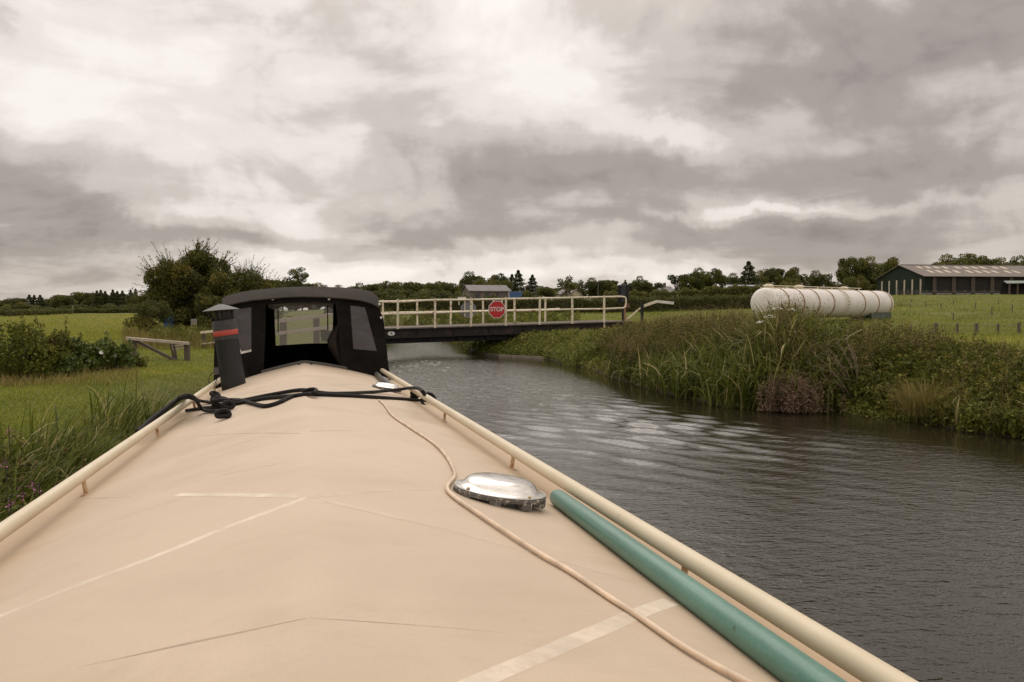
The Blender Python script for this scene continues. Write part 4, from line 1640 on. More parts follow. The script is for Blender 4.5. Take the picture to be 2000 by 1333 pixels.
def bank_timbers():
    y = 21.5
    o = at(314, 707, y)
    gz = ground_z(o.x, o.y)
    O = Vector((o.x, o.y, gz))
    t = thing('timber_guard', 'low timber guard frame with pale top beam on the towpath grass', 'barrier', loc=O)
    f = lambda px, py, yy=y: at(px, py, yy) - O
    pa, pb = f(262, 660), f(365, 668)
    MB().bar((pa.x, 0, -.1), pa, .10, .10, up=(0, 1, 0)).build('post', M['timber'], t)
    MB().bar((pb.x, .0, -.1), pb, .12, .12, up=(0, 1, 0)).build('post', M['timber'], t)
    MB().bar(f(247, 661, y - .1), f(369, 671.5, y - .1), .10, .075).build('top_beam', M['pale_timber'], t, bevel=.008)
    MB().bar(f(268, 667, y), f(343, 705, y), .07, .075).build('brace', M['timber'], t)
    MB().bar(f(337, 706, y), f(365, 706, y), .07, .06).build('foot_rail', M['timber'], t)
    for x0, x1 in ((334, 340), (340, 345)):
        MB().bar(f(x0, 672, y + .3), f(x1, 705, y + .3), .05, .05).build('strut', M['timber'], t)
    for yy in (675, 681):
        MB().bar(f(336, yy + 2, y + .3), f(362, yy - 2, y + .3), .05, .05).build('rung', M['pale_timber'], t)
    # bridge landing rails glimpsed behind the hood
    y = 27.5
    o = at(400, 655, y)
    gz = ground_z(o.x, o.y)
    O = Vector((o.x, o.y, gz))
    t = thing('landing_rail', 'white landing rail left of the black chimney', 'railing', loc=O)
    f = lambda px, py, yy=y: at(px, py, yy) - O
    for a, b in (((392, 650), (470, 641)), ((392, 672), (470, 664))):
        MB().bar(f(*a), f(*b), .06, .085 if a[1] < 660 else .05).build('rail', M['brwhite'], t)
    for x in (396, 417, 440, 466):
        w = f(x, 650)
        MB().bar((w.x, .06, -.2), (w.x, .06, w.z), .10, .09, up=(0, 1, 0)).build('post', M['timber'], t)
    y = 26.0
    o = at(600, 655, y)
    gz = ground_z(o.x, o.y)
    O = Vector((o.x, o.y, gz))
    t = thing('approach_fence', 'weathered rail fence seen through the hood window', 'fence', loc=O)
    for px, tp, yy in ((553, 630, 25.2), (618, 622, 27.0), (668, 616, 28.4)):
        w = at(px, tp, yy) - O
        MB().bar((w.x, w.y, -.2), w, .18, .16, up=(0, 1, 0)).build('post', M['timber'], t)
    for p0, p1 in (((515, 631), (690, 611)), ((515, 655), (690, 634))):
        MB().bar(at(*p0, 24.2) - O + Vector((0, -.12, 0)), at(*p1, 28.8) - O + Vector((0, -.12, 0)), .05, .10).build('rail', M['pale_timber'], t)
    # blue drum by the hawthorn
    p = at(330, 640, 44)
    t = thing('blue_drum', 'blue plastic drum under the hawthorn', 'drum', loc=(p.x, p.y, ground_z(p.x, p.y)))
    MB().lathe([(.24, 0), (.26, .05), (.27, .3), (.285, .32), (.27, .34), (.27, .62), (.285, .64), (.26, .9), (.2, .92), (.05, .92)], 20).build('body', plain('blue_plastic', (.03, .10, .28), .4), t, smooth=True)
    # stone block by the hawthorn's foot
    p = at(379, 646, 40)
    t = thing('stone_block', 'pale square stone block in the weeds under the hawthorn', 'stone', loc=(p.x, p.y, ground_z(p.x, p.y)))
    MB().box((0, 0, .45), (.24, .22, .9)).build('block', M['blockwall'], t, bevel=.02)


bank_timbers()


def fence_line():
    M['fpost'] = plain('grey_fence_post', (.115, .095, .07), .9, scale=7, stretch=(1, 1, 4))
    tt = thing('wire_fence', 'post and wire fence with one braced post across the right field', 'fence', loc=(at(1870, 655, 38).x, 38, .5))
    o = Vector(tt.location)
    prev = None
    for px, top, w in ((1780, 634, .07), (1828, 631, .13), (1870, 632, .09), (1907, 631.5, .12), (1949.5, 632, .08), (1990, 630.5, .11), (2040, 630, .10), (2090, 630, .10)):
        y = 38.5 - (px - 1780) * .004
        a = at(px, 656, y)
        g = ground_z(a.x, a.y)
        b = at(px, top, y)
        MB().bar(Vector((a.x, a.y, g - .3)) - o, b - o, w, w, up=(0, 1, 0)).build('fence_post', M['fpost'], tt, bevel=.008)
        if prev is not None:
            for dz in (-.12, -.34, -.56):
                MB().tube([prev + Vector((0, -.06, dz)) - o, b + Vector((0, -.06, dz)) - o], .006, 4).build('wire', M['galv'], tt)
        prev = b
    a, b = at(1804, 661, 38.2), at(1828, 644, 38.3)
    MB().bar(a - o, b - o, .07, .07).build('brace', M['fpost'], tt)
    # scattered stakes up the pasture
    r = random.Random(3)
    k = 0
    for px, py, h in ((1777, 606, 11), (1807, 602, 12), (1838, 608, 13), (1862, 600, 9), (1905, 607, 12), (1937, 618, 18), (1977, 614, 17), (1862, 626, 17), (1760, 600, 9), (1950, 600, 9), (1700 + 80, 596, 7), (1328, 605, 9), (1310, 603, 6), (1273, 600, 5), (1350, 604, 6)):
        y = float(np.interp(py, [590, 600, 610, 620, 630], [125, 92, 74, 58, 50]))
        a = at(px, py, y)
        g = ground_z(a.x, a.y)
        st = MB().bar((0, 0, -.2), (0, 0, h * y / FPX), .06, .06, up=(0, 1, 0)).build('fence_stake', M['fpost'])
        st.location = (a.x, a.y, g)
        props(st, 'thin wooden stake standing alone in the pasture', 'stake', 'stakes scattered over the pasture')
        k += 1


fence_line()

# timber edging on the far bend of the right bank
def edging():
    t = thing('bank_edging', 'pale timber edging along the waterline by the bridge', 'edging', loc=on_z(1000, 697))
    o = Vector(t.location)
    pts = [on_z(*p) for p in ((926, 689.5), (950, 694), (975, 697), (1000, 698.5), (1035, 700), (1065, 702.5))]
    for i, (a, b) in enumerate(zip(pts[:-1], pts[1:])):
        a, b = a - o + Vector((.0, 0, .04)), b - o + Vector((.0, 0, .04))
        MB().bar(a.lerp(b, .02), a.lerp(b, .98), .08, .09).build('edging_board', M['timber'] if i in (0, 1) else plain('silvered_edging_timber', (.22, .185, .14), .9), t)


edging()


# ------------------------------------------------------------------ trees
def crown(kind, seed, n, leaf, flat=1.0):
    """unit-height crown (trunk foot at 0, top at about 1): clumps of leaf faces round limb ends"""
    r = np.random.default_rng(seed)
    G = Geo()
    if kind == 'conifer':
        t = r.uniform(0, 1, n) ** .75
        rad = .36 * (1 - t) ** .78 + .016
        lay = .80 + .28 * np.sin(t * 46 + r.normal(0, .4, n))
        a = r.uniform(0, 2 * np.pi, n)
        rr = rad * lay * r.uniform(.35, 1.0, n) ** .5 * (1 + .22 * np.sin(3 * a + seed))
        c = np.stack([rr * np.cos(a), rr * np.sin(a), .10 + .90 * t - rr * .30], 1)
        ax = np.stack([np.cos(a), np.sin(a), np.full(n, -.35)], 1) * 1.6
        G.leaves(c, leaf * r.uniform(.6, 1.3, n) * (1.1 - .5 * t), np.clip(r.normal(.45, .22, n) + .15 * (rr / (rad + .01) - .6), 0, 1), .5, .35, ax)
        return G
    k = {'round': 26, 'thorn': 44, 'tall': 24, 'pine': 14, 'bush': 24, 'sparse': 16}[kind]
    a = r.uniform(0, 2 * np.pi, k)
    u = r.uniform(-1, 1, k)
    rho = r.uniform(.35, 1, k) ** .6
    sr = np.sqrt(1 - u * u)
    rx, rz, zc, cr = {'round': (.42, .38, .58, .165), 'thorn': (.50, .42, .50, .15), 'tall': (.26, .40, .58, .12), 'pine': (.42, .14, .80, .12), 'bush': (.5, .46, .46, .17), 'sparse': (.30, .34, .62, .10)}[kind]
    cc = np.stack([rx * sr * np.cos(a) * rho, rx * sr * np.sin(a) * rho, zc + rz * u * rho * .95], 1)
    cs = cr * r.uniform(.6, 1.35, k)
    w = cs ** 2
    which = r.choice(k, n, p=w / w.sum())
    d = r.normal(0, 1, (n, 3))
    d /= np.linalg.norm(d, axis=1)[:, None]
    rad = r.uniform(.25, 1.0, n) ** .45
    c = cc[which] + d * (cs[which] * rad)[:, None] * np.array([1, 1, .8])
    c[:, 2] = np.maximum(c[:, 2], .04)
    ct = r.normal(0, .13, k)
    tint = np.clip(.45 + ct[which] + r.normal(0, .15, n), 0, 1)
    G.leaves(c, leaf * r.uniform(.55, 1.35, n), tint, .62, .8)
    # leafy twigs that stick out past the leaf mass
    m = n // 55
    if kind in ('thorn', 'sparse'):
        j = r.choice(k, m)
        dd = cc[j] - np.array([0, 0, zc - .15])
        dd /= np.linalg.norm(dd, axis=1)[:, None]
        dd = dd + r.normal(0, .35, (m, 3))
        a0 = cc[j] + dd * cs[j][:, None] * .6
        b0 = cc[j] + dd * (cs[j] * r.uniform(.9, 1.22 if kind == 'thorn' else 1.12, m))[:, None]
        G.stems(a0, b0, np.full(m, .0022), np.full(m, .3))
        for f in np.linspace(.3, 1, 7):
            G.leaves(a0 + (b0 - a0) * f + r.normal(0, .006, (m, 3)), leaf * .75 * r.uniform(.6, 1.2, m), np.clip(r.normal(.5, .18, m), 0, 1), .6, .8)
    G.limbs = cc
    return G


def trunk_mb(kind, seed, h0=.5):
    r = random.Random(seed)
    b = MB()
    w = {'conifer': .018, 'thorn': .035, 'tall': .022, 'pine': .022, 'sparse': .02}.get(kind, .026)
    hh = .8 if kind in ('conifer',) else .62
    pts = [(0, 0, -.05), (r.uniform(-.01, .01), r.uniform(-.01, .01), .2), (r.uniform(-.02, .02), r.uniform(-.02, .02), hh * .6), (r.uniform(-.03, .03), r.uniform(-.03, .03), hh)]
    b.tube(pts, [w * 1.35, w, w * .75, w * .3], 7)
    return b, pts


def fit(G):
    """make the crown reach exactly unit height"""
    z = np.concatenate([v[:, 2] for v in G.v])
    k = 1 / np.percentile(z, 99.6)
    for v in G.v:
        v[:, 2] *= k


TREE = {}


def variant(key, kind, seed, n, leaf, mat):
    G = crown(kind, seed, n, leaf)
    fit(G)
    cm = G.mesh('crown_' + key, mat)
    b, pts = trunk_mb(kind, seed)
    if hasattr(G, 'limbs'):
        top = Vector(pts[2])
        for c in G.limbs[:12]:
            c = Vector(c)
            mid = top.lerp(c, .55) + Vector((0, 0, -.03))
            s = Vector(pts[1]).lerp(Vector(pts[3]), random.uniform(.1, .9))
            b.tube([s, mid, c], [.010, .007, .003], 5)
    o = b.build('trunk', M['bark'], None, smooth=True)
    tm = o.data
    bpy.data.objects.remove(o)
    TREE[key] = (cm, tm)


for i in range(4):
    variant('broad%d' % i, 'round', 20 + i, 7500, .048, M['tree'])
variant('yellow', 'round', 31, 7000, .047, M['yelltree'])
for i in range(3):
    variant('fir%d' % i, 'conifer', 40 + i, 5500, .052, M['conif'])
variant('tall', 'tall', 50, 3000, .042, M['tree'])
variant('pine', 'pine', 53, 2000, .06, M['conif'])
variant('sparse', 'sparse', 57, 1500, .050, M['tree'])
variant('bush', 'bush', 60, 2600, .09, M['tree'])
variant('bushy', 'bush', 63, 1500, .09, M['yelltree'])

rt = random.Random(21)


def tree(key, px, top, base, y, width=1.0, label=None, group=None, name=None):
    a, b = at(px, base, y), at(px, top, y)
    h = b.z - a.z
    nm = name or {'fir': 'conifer_tree', 'pin': 'pine_tree', 'bus': 'shrub'}.get(key[:3], 'broadleaf_tree')
    cat = {'conifer_tree': 'conifer', 'pine_tree': 'pine tree', 'shrub': 'shrub'}.get(nm, 'tree')
    t = thing(nm, label, cat, loc=a, rz=rt.uniform(0, 6.28), group=group)
    t.scale = (h * width, h * width, h)
    cm, tm = TREE[key]
    link('crown', cm, t)
    link('trunk', tm, t)
    return t


# wood beyond the left field
gl, gp = 'broadleaved tree massed in the dark wood beyond the left field', 'trees of the wood beyond the left field'
for px, top, w in ((-25, 585, 1.3), (8, 586, 1.4), (35, 583, 1.3), (100, 581, 1.4), (124, 577, 1.2), (142, 573, 1.3), (164, 572, 1.2), (181, 573, 1.0), (232, 574, 1.5), (268, 577, 1.3), (292, 578, 1.2), (210, 577, 1.2), (312, 582, 1.4)):
    tree('broad%d' % rt.randrange(4), px, top, 617, 225 + rt.uniform(-8, 12), w, gl, gp)
for px, top, w in ((15, 596, 1.7), (48, 592, 1.9), (70, 598, 1.7), (92, 600, 1.8), (128, 598, 1.8), (155, 596, 2), (175, 599, 1.8), (200, 597, 1.8), (226, 594, 2.0), (252, 598, 1.9)):
    tree('broad%d' % rt.randrange(4), px, top, 618, 205 + rt.uniform(-5, 5), w, 'lower rounded tree along the near edge of the left wood', 'edge trees of the left wood')
gp = 'conifers of the left wood'
ic = 0
ORD = ['first', 'second', 'third', 'fourth', 'fifth', 'sixth', 'seventh', 'eighth', 'ninth', 'tenth', 'eleventh', 'twelfth']
for px, top, w in ((58, 576, 1.3), (68, 576.5, 1.2), (79, 576.5, 1.4), (190, 568, 1.1), (198, 567, 1.1), (206, 569, 1.1), (221, 566, 1.0), (230, 569, 1.1), (240, 568, 1.1), (256, 566, .85), (266, 564.5, .85), (290, 568, 1.0)):
    ic += 1
    tree('fir%d' % rt.randrange(3), px, top, 616, 218, w * .95, 'dark pointed conifer, %s from the left among those of the left wood' % ORD[ic - 1], gp)
tree('yellow', 124, 603, 619, 180, 1.2, 'small yellowish tree beside the pale pole in the left field')
# wood behind the hood and the bridge
gl, gp = 'broadleaved tree in the long dark wood behind the bridge', 'trees of the wood behind the bridge'
for px in list(range(520, 905, 17)):
    top = float(np.interp(px, [520, 560, 600, 650, 700, 730, 800, 860, 905], [550, 545, 552, 561, 556, 553, 553, 554, 556])) + rt.uniform(-3, 3)
    tree('broad%d' % rt.randrange(4), px + rt.uniform(-3, 3), top, 606, 250 + rt.uniform(-14, 14), rt.uniform(.85, 1.15), gl, gp)
gl, gp = 'low bushy tree along the foot of the wood behind the bridge', 'low trees at the foot of the wood'
for px in list(range(500, 905, 20)):
    tree('broad%d' % rt.randrange(4), px + rt.uniform(-4, 4), 570 + rt.uniform(-4, 3), 606, 225 + rt.uniform(-6, 6), rt.uniform(1.3, 1.7), gl, gp)
tree('tall', 584, 523, 566, 240, 1.35, 'tall slender tree rising alone above the wood behind the hood')
# behind the shed and houses
tree('broad1', 921, 533, 590, 190, 1.0, 'big dark tree rising left of the shed')
tree('yellow', 950, 545, 590, 180, 1.15, 'yellow green tree directly behind the long brown grey shed')
tree('yellow', 978, 548, 590, 178, 1.1, 'yellowish spreading tree behind the shed roof and right end')
tree('broad2', 974, 536, 590, 215, .95, 'light topped tree behind the yellowish trees of the shed')
tree('fir0', 1000, 536, 590, 190, 1.1, 'broad dark conifer left of the tallest spire shaped conifer')
tree('fir1', 1012, 528, 590, 185, 1.15, 'tallest spire shaped conifer right of the shed')
tree('fir2', 1040, 537, 590, 185, 1.2, 'dark conifer standing over the white cottages')
tree('broad0', 1028, 568, 592, 170, 1.3, 'round bushy garden tree before the white cottages')
tree('broad3', 1066, 562, 590, 170, 1.6, 'wide green garden tree between cottage and bungalow')
tree('sparse', 1105, 538, 590, 180, 1.2, 'loose ragged tree just right of the bungalow roof')
tree('broad2', 1118, 553, 590, 195, 1.3, 'dark rounded tree behind the ragged tree by the bungalow')
tree('sparse', 1134, 547, 590, 190, 1.15, 'small loose crowned tree with sky showing through')
tree('broad1', 1164, 544, 590, 190, .95, 'narrow domed tree behind the thin lamp post')
tree('broad3', 1190, 548, 590, 190, 1.25, 'broad domed tree left of the black traffic signal')
tree('fir2', 1221, 547, 588, 165, .9, 'dark conifer peeping over the black traffic signal')
tree('pine', 1238, 553, 588, 185, 1.3, 'flat topped tree directly right of the traffic signal')
tree('broad0', 1254, 541, 588, 170, .95, 'round dense tree over the right end of the bridge')
tree('pine', 1278, 553, 586, 190, 1.2, 'low flat topped tree left of the white house')
tree('pine', 1322, 537, 586, 170, 1.0, 'dark flat topped pine right of the white house')
tree('broad1', 1366, 525, 588, 170, .85, 'large domed tree right of the dark pine')
tree('broad2', 1398, 526, 588, 172, .80, 'large domed tree next to the low blue grey shed')
tree('broad3', 1346, 540, 588, 168, .9, 'dense lower tree between pine and large domed tree')
tree('broad1', 1440, 535, 588, 168, .85, 'brownish round tree before the tall pyramid tree')
tree('fir0', 1461, 511, 588, 165, 1.25, 'tall dark pyramid shaped tree left above the white tank')
tree('broad0', 1480, 530, 588, 172, .7, 'tree behind the tank end, right of the pyramid tree')
tree('broad3', 1512, 525, 588, 175, .85, 'rounded tree over the left part of the white tank')
tree('broad2', 1550, 524, 588, 175, .85, 'rounded tree over the middle of the white tank')
tree('yellow', 1544, 543, 588, 160, .9, 'lower yellowish tree just above the tank hatches')
tree('broad1', 1602, 530, 588, 170, .85, 'bright edged round tree above the right half of the tank')
tree('broad0', 1580, 545, 588, 185, 1.0, 'low tree filling the gap above the tank ladder')
tree('broad3', 1666, 505, 588, 215, .80, 'big dark oak left of the green barn')
tree('broad0', 1705, 504, 588, 220, .75, 'big dark spreading tree left of the barn gable')
tree('yellow', 1672, 540, 588, 200, 1.0, 'bright green bushy tree low beside the barn gable')
tree('broad2', 1742, 505, 586, 205, .80, 'paler grey green tree directly behind the barn gable')
tree('bush', 1700, 556, 588, 205, 1.0, 'grey green shrub at the left foot of the barn')
tree('broad1', 1638, 552, 588, 175, 1.2, 'low tree between the tank and the oak')
for k, (px, top) in enumerate(((1850, 500), (1876, 498), (1902, 499), (1925, 509), (1960, 506), (1990, 502), (2020, 500), (2050, 504))):
    tree('broad%d' % (k % 4), px, top, 585, 235 + 4 * (k % 3), .95, 'dark tree crown over the barn roof ridge, %s from the left' % ORD[k], 'trees behind the barn roof')
# filler rows so no bare horizon shows between the crowns
gl, gp = 'low tree in the distant belt beyond the houses', 'far belt of low trees'
for px in range(1040, 1720, 24):
    tree('broad%d' % rt.randrange(4), px + rt.uniform(-5, 5), 562 + rt.uniform(-4, 4), 590, 290 + rt.uniform(-8, 8), 1.5, gl, gp)

# hawthorn on the left bank, with twiggy outline
TREE_BIG = {}


def hawthorn(px, top, base, y, width, seed, n, label, mat='thorn', kind='thorn', leaf=.029):
    a, b = at(px, base, y), at(px, top, y)
    h = b.z - a.z
    t = thing('hawthorn_tree', label, 'tree', loc=(a.x, a.y, a.z))
    t.scale = (h * width, h * width, h)
    G = crown(kind, seed, n, leaf)
    fit(G)
    link('crown', G.mesh('hawthorn_crown', M[mat]), t)
    bmb, pts = trunk_mb(kind, seed)
    for c in G.limbs[:26]:
        c = Vector(c)
        s = Vector(pts[1]).lerp(Vector(pts[3]), random.uniform(.0, .9))
        bmb.tube([s, s.lerp(c, .5) + Vector((0, 0, -.02)), c], [.012, .008, .003], 5)
        d = (c - Vector((0, 0, .4))).normalized()
        bmb.tube([c, c + d * .07 + Vector((0, 0, .02)), c + d * .13 + Vector((random.uniform(-.03, .03), random.uniform(-.03, .03), .01))], [.004, .0025, .001], 4)
    bmb.build('trunk', M['bark'], t, smooth=True)
    return t


hawthorn(372, 484, 655, 46, .92, 71, 60000, 'large brownish green hawthorn left of the black hood')
hawthorn(458, 522, 655, 45, 1.15, 73, 34000, 'lower yellow brown hawthorn just behind the black hood')
hawthorn(288, 588, 652, 39, 1.25, 77, 9000, 'small rounded dark hawthorn bush left of the large hawthorn', kind='bush', mat='thorn', leaf=.04)
hawthorn(420, 575, 655, 42, 1.1, 78, 6000, 'dense low thorn bush between the two hawthorns', kind='bush', leaf=.05)


# ------------------------------------------------------------------ hedges
def hedge(name, label, path, h, w, n, leaf, mat, seed):
    r = np.random.default_rng(seed)
    P = np.array(path, float)
    L = np.hypot(*(P[1:] - P[:-1]).T)
    cum = np.concatenate([[0], np.cumsum(L)])
    s = r.uniform(0, cum[-1], n)
    x, y = np.interp(s, cum, P[:, 0]), np.interp(s, cum, P[:, 1])
    g = height(x, y)
    # on the hedge's rounded surface rather than inside
    a = r.uniform(-.25, np.pi + .25, n)
    rr = r.uniform(.72, 1.0, n)
    i = np.clip(np.searchsorted(cum, s) - 1, 0, len(L) - 1)
    d = (P[i + 1] - P[i]) / L[i][:, None]
    nx, ny = -d[:, 1], d[:, 0]
    e = np.sign(np.cos(a)) * np.abs(np.cos(a)) ** .6 * w / 2 * rr
    top = h * (1 + .10 * np.sin(s * 1.7) + .06 * np.sin(s * 4.3 + 1))
    z = np.maximum(0.03, np.sign(np.sin(a)) * np.abs(np.sin(a)) ** .45) * top * rr
    low = r.uniform(0, 1, n) < .5
    z = np.where(low, r.uniform(0.02, 1, n) * top, z)
    e = np.where(low, np.sign(e) * w / 2 * r.uniform(.7, 1, n), e)
    G = Geo()
    G.leaves(np.stack([x + nx * e, y + ny * e, g + z], 1), leaf * r.uniform(.6, 1.3, n), np.clip(r.normal(.45, .2, n), 0, 1), .65, .8)
    c = P.mean(0)
    t = thing(name, label, 'hedge', loc=(c[0], c[1], float(height(*c)[0])))
    o = link('foliage', G.mesh('hedge_foliage', mat), t)
    o.location = -Vector(t.location)
    # dark woody core
    b = MB()
    m = 24
    ss = np.linspace(0, cum[-1], m)
    X, Y = np.interp(ss, cum, P[:, 0]), np.interp(ss, cum, P[:, 1])
    Gz = height(X, Y)
    for k in range(m - 1):
        b.bar(Vector((X[k], Y[k], Gz[k] + h * .42)) - Vector(t.location), Vector((X[k + 1], Y[k + 1], Gz[k + 1] + h * .42)) - Vector(t.location), w * .55, h * .8)
    b.build('branches', M['bark'], t)
    return t


def hp(px, y):
    p = at(px, 600, y)
    return (p.x, p.y)


hedge('hedge', 'trimmed dark hedge across the field behind the bridge', [hp(640, 84), hp(800, 80), hp(960, 76), hp(1100, 76), hp(1240, 80), hp(1350, 86), hp(1480, 92), hp(1560, 96)], 1.55, 1.6, 46000, .17, M['tree'], 81)
hedge('hedge', 'second hedge top rising behind the trimmed hedge at right', [hp(1180, 120), hp(1330, 118), hp(1480, 116), hp(1540, 116)], 2.4, 2.5, 22000, .24, M['yelltree'], 83)
hedge('hedge', 'low dark hedge along the far edge of the left field', [hp(-120, 108), hp(20, 118), hp(135, 150)], 1.0, 1.5, 16000, .17, M['tree'], 85)
hedge('hedge', 'rough brambly hedge on the near edge of the far left wood', [hp(140, 175), hp(260, 180), hp(420, 170)], 1.1, 2.5, 12000, .25, M['herb'], 87)


# ------------------------------------------------------------------ bank plants
def herb_geo(G, base, h, rad, per, leaf, tint, plume=0.0, r=RNG, aspect=.42, shape='column'):
    """leafy stems: per leaves round each stem, optional seed plume on top"""
    n = len(base)
    ln = r.normal(0, .10, (n, 2))
    ln[:, 0] += .05
    top = base + np.stack([ln[:, 0] * h, ln[:, 1] * h, h], 1)
    G.stems(base, top, np.full(n, .006), np.clip(tint - .1, 0, 1))
    k = np.repeat(np.arange(n), per)
    m = len(k)
    t = r.uniform(.08, 1.0, m)
    a = r.uniform(0, 2 * np.pi, m)
    prof = np.sqrt(np.clip(1 - t, 0, 1)) * .8 + .25 if shape == 'column' else .35 + .9 * np.sin(np.clip(t, 0, 1) * np.pi)
    rr = rad[k] * prof * r.uniform(.3, 1, m)
    c = base[k] + (top - base)[k] * t[:, None] + np.stack([rr * np.cos(a), rr * np.sin(a), -rr * .25], 1)
    ax = np.stack([np.cos(a), np.sin(a), r.normal(-.15, .4, m)], 1) * 1.6
    G.leaves(c, leaf * r.uniform(.55, 1.35, m), np.clip(tint[k] + r.normal(0, .13, m), 0, 1), aspect, .8, ax)
    if plume > 0:
        pp = max(6, int(per * .5))
        k = np.repeat(np.arange(n), pp)
        m = len(k)
        q = r.normal(0, 1, (m, 3)) * np.array([.06, .06, .09]) * (plume * (h[k] * .9))[:, None]
        G.leaves(top[k] + q, leaf * .42 * r.uniform(.5, 1.2, m), np.clip(r.normal(.88, .12, m), 0, 1), .8, .9)


SH = np.array([tuple(on_z(*p)[:2]) for p in SHORE_PX] + [(8.2, 8.5), (8.5, 5.5), (8.7, 2.5)])
SHPX = np.array([p[0] for p in SHORE_PX] + [2300.0, 2600.0, 2900.0])
_d = np.gradient(SH, axis=0)
_d /= np.linalg.norm(_d, axis=1)[:, None]
SHN = np.stack([-_d[:, 1], _d[:, 0]], 1)
SHN = np.where((SHN[:, 1:2] < -.2), -SHN, SHN)
SHN = np.array([[.35, .94]] * len(SH)) * .55 + SHN * .45
SHN /= np.linalg.norm(SHN, axis=1)[:, None]


def bank_pts(n, p0, p1, o0, o1, seed, power=1.0):
    r = np.random.default_rng(seed)
    px = r.uniform(p0, p1, n)
    o = o0 + (o1 - o0) * r.uniform(0, 1, n) ** power
    x = np.interp(px, SHPX, SH[:, 0]) + np.interp(px, SHPX, SHN[:, 0]) * o
    y = np.interp(px, SHPX, SH[:, 1]) + np.interp(px, SHPX, SHN[:, 1]) * o
    z = np.maximum(height(x, y), -.12)
    return np.stack([x, y, z], 1), px, o, r


def stuff(name, G, mat, label):
    return props(link(name, G.mesh(name, M[mat]), None), label, kind='stuff')


# allowed heights of the growth along the bank so its outline follows the photograph
def veg_top(px):
    return np.interp(px, [930, 1000, 1080, 1140, 1200, 1260, 1340, 1420, 1480, 1540, 1610, 1680, 1740, 1800, 1860, 1950, 2050, 2300],
                     [.42, .42, .52, .85, 1.15, 1.30, 1.30, 1.32, 1.55, 1.62, 1.40, 1.22, 1.02, .92, .80, .82, .85, .85])


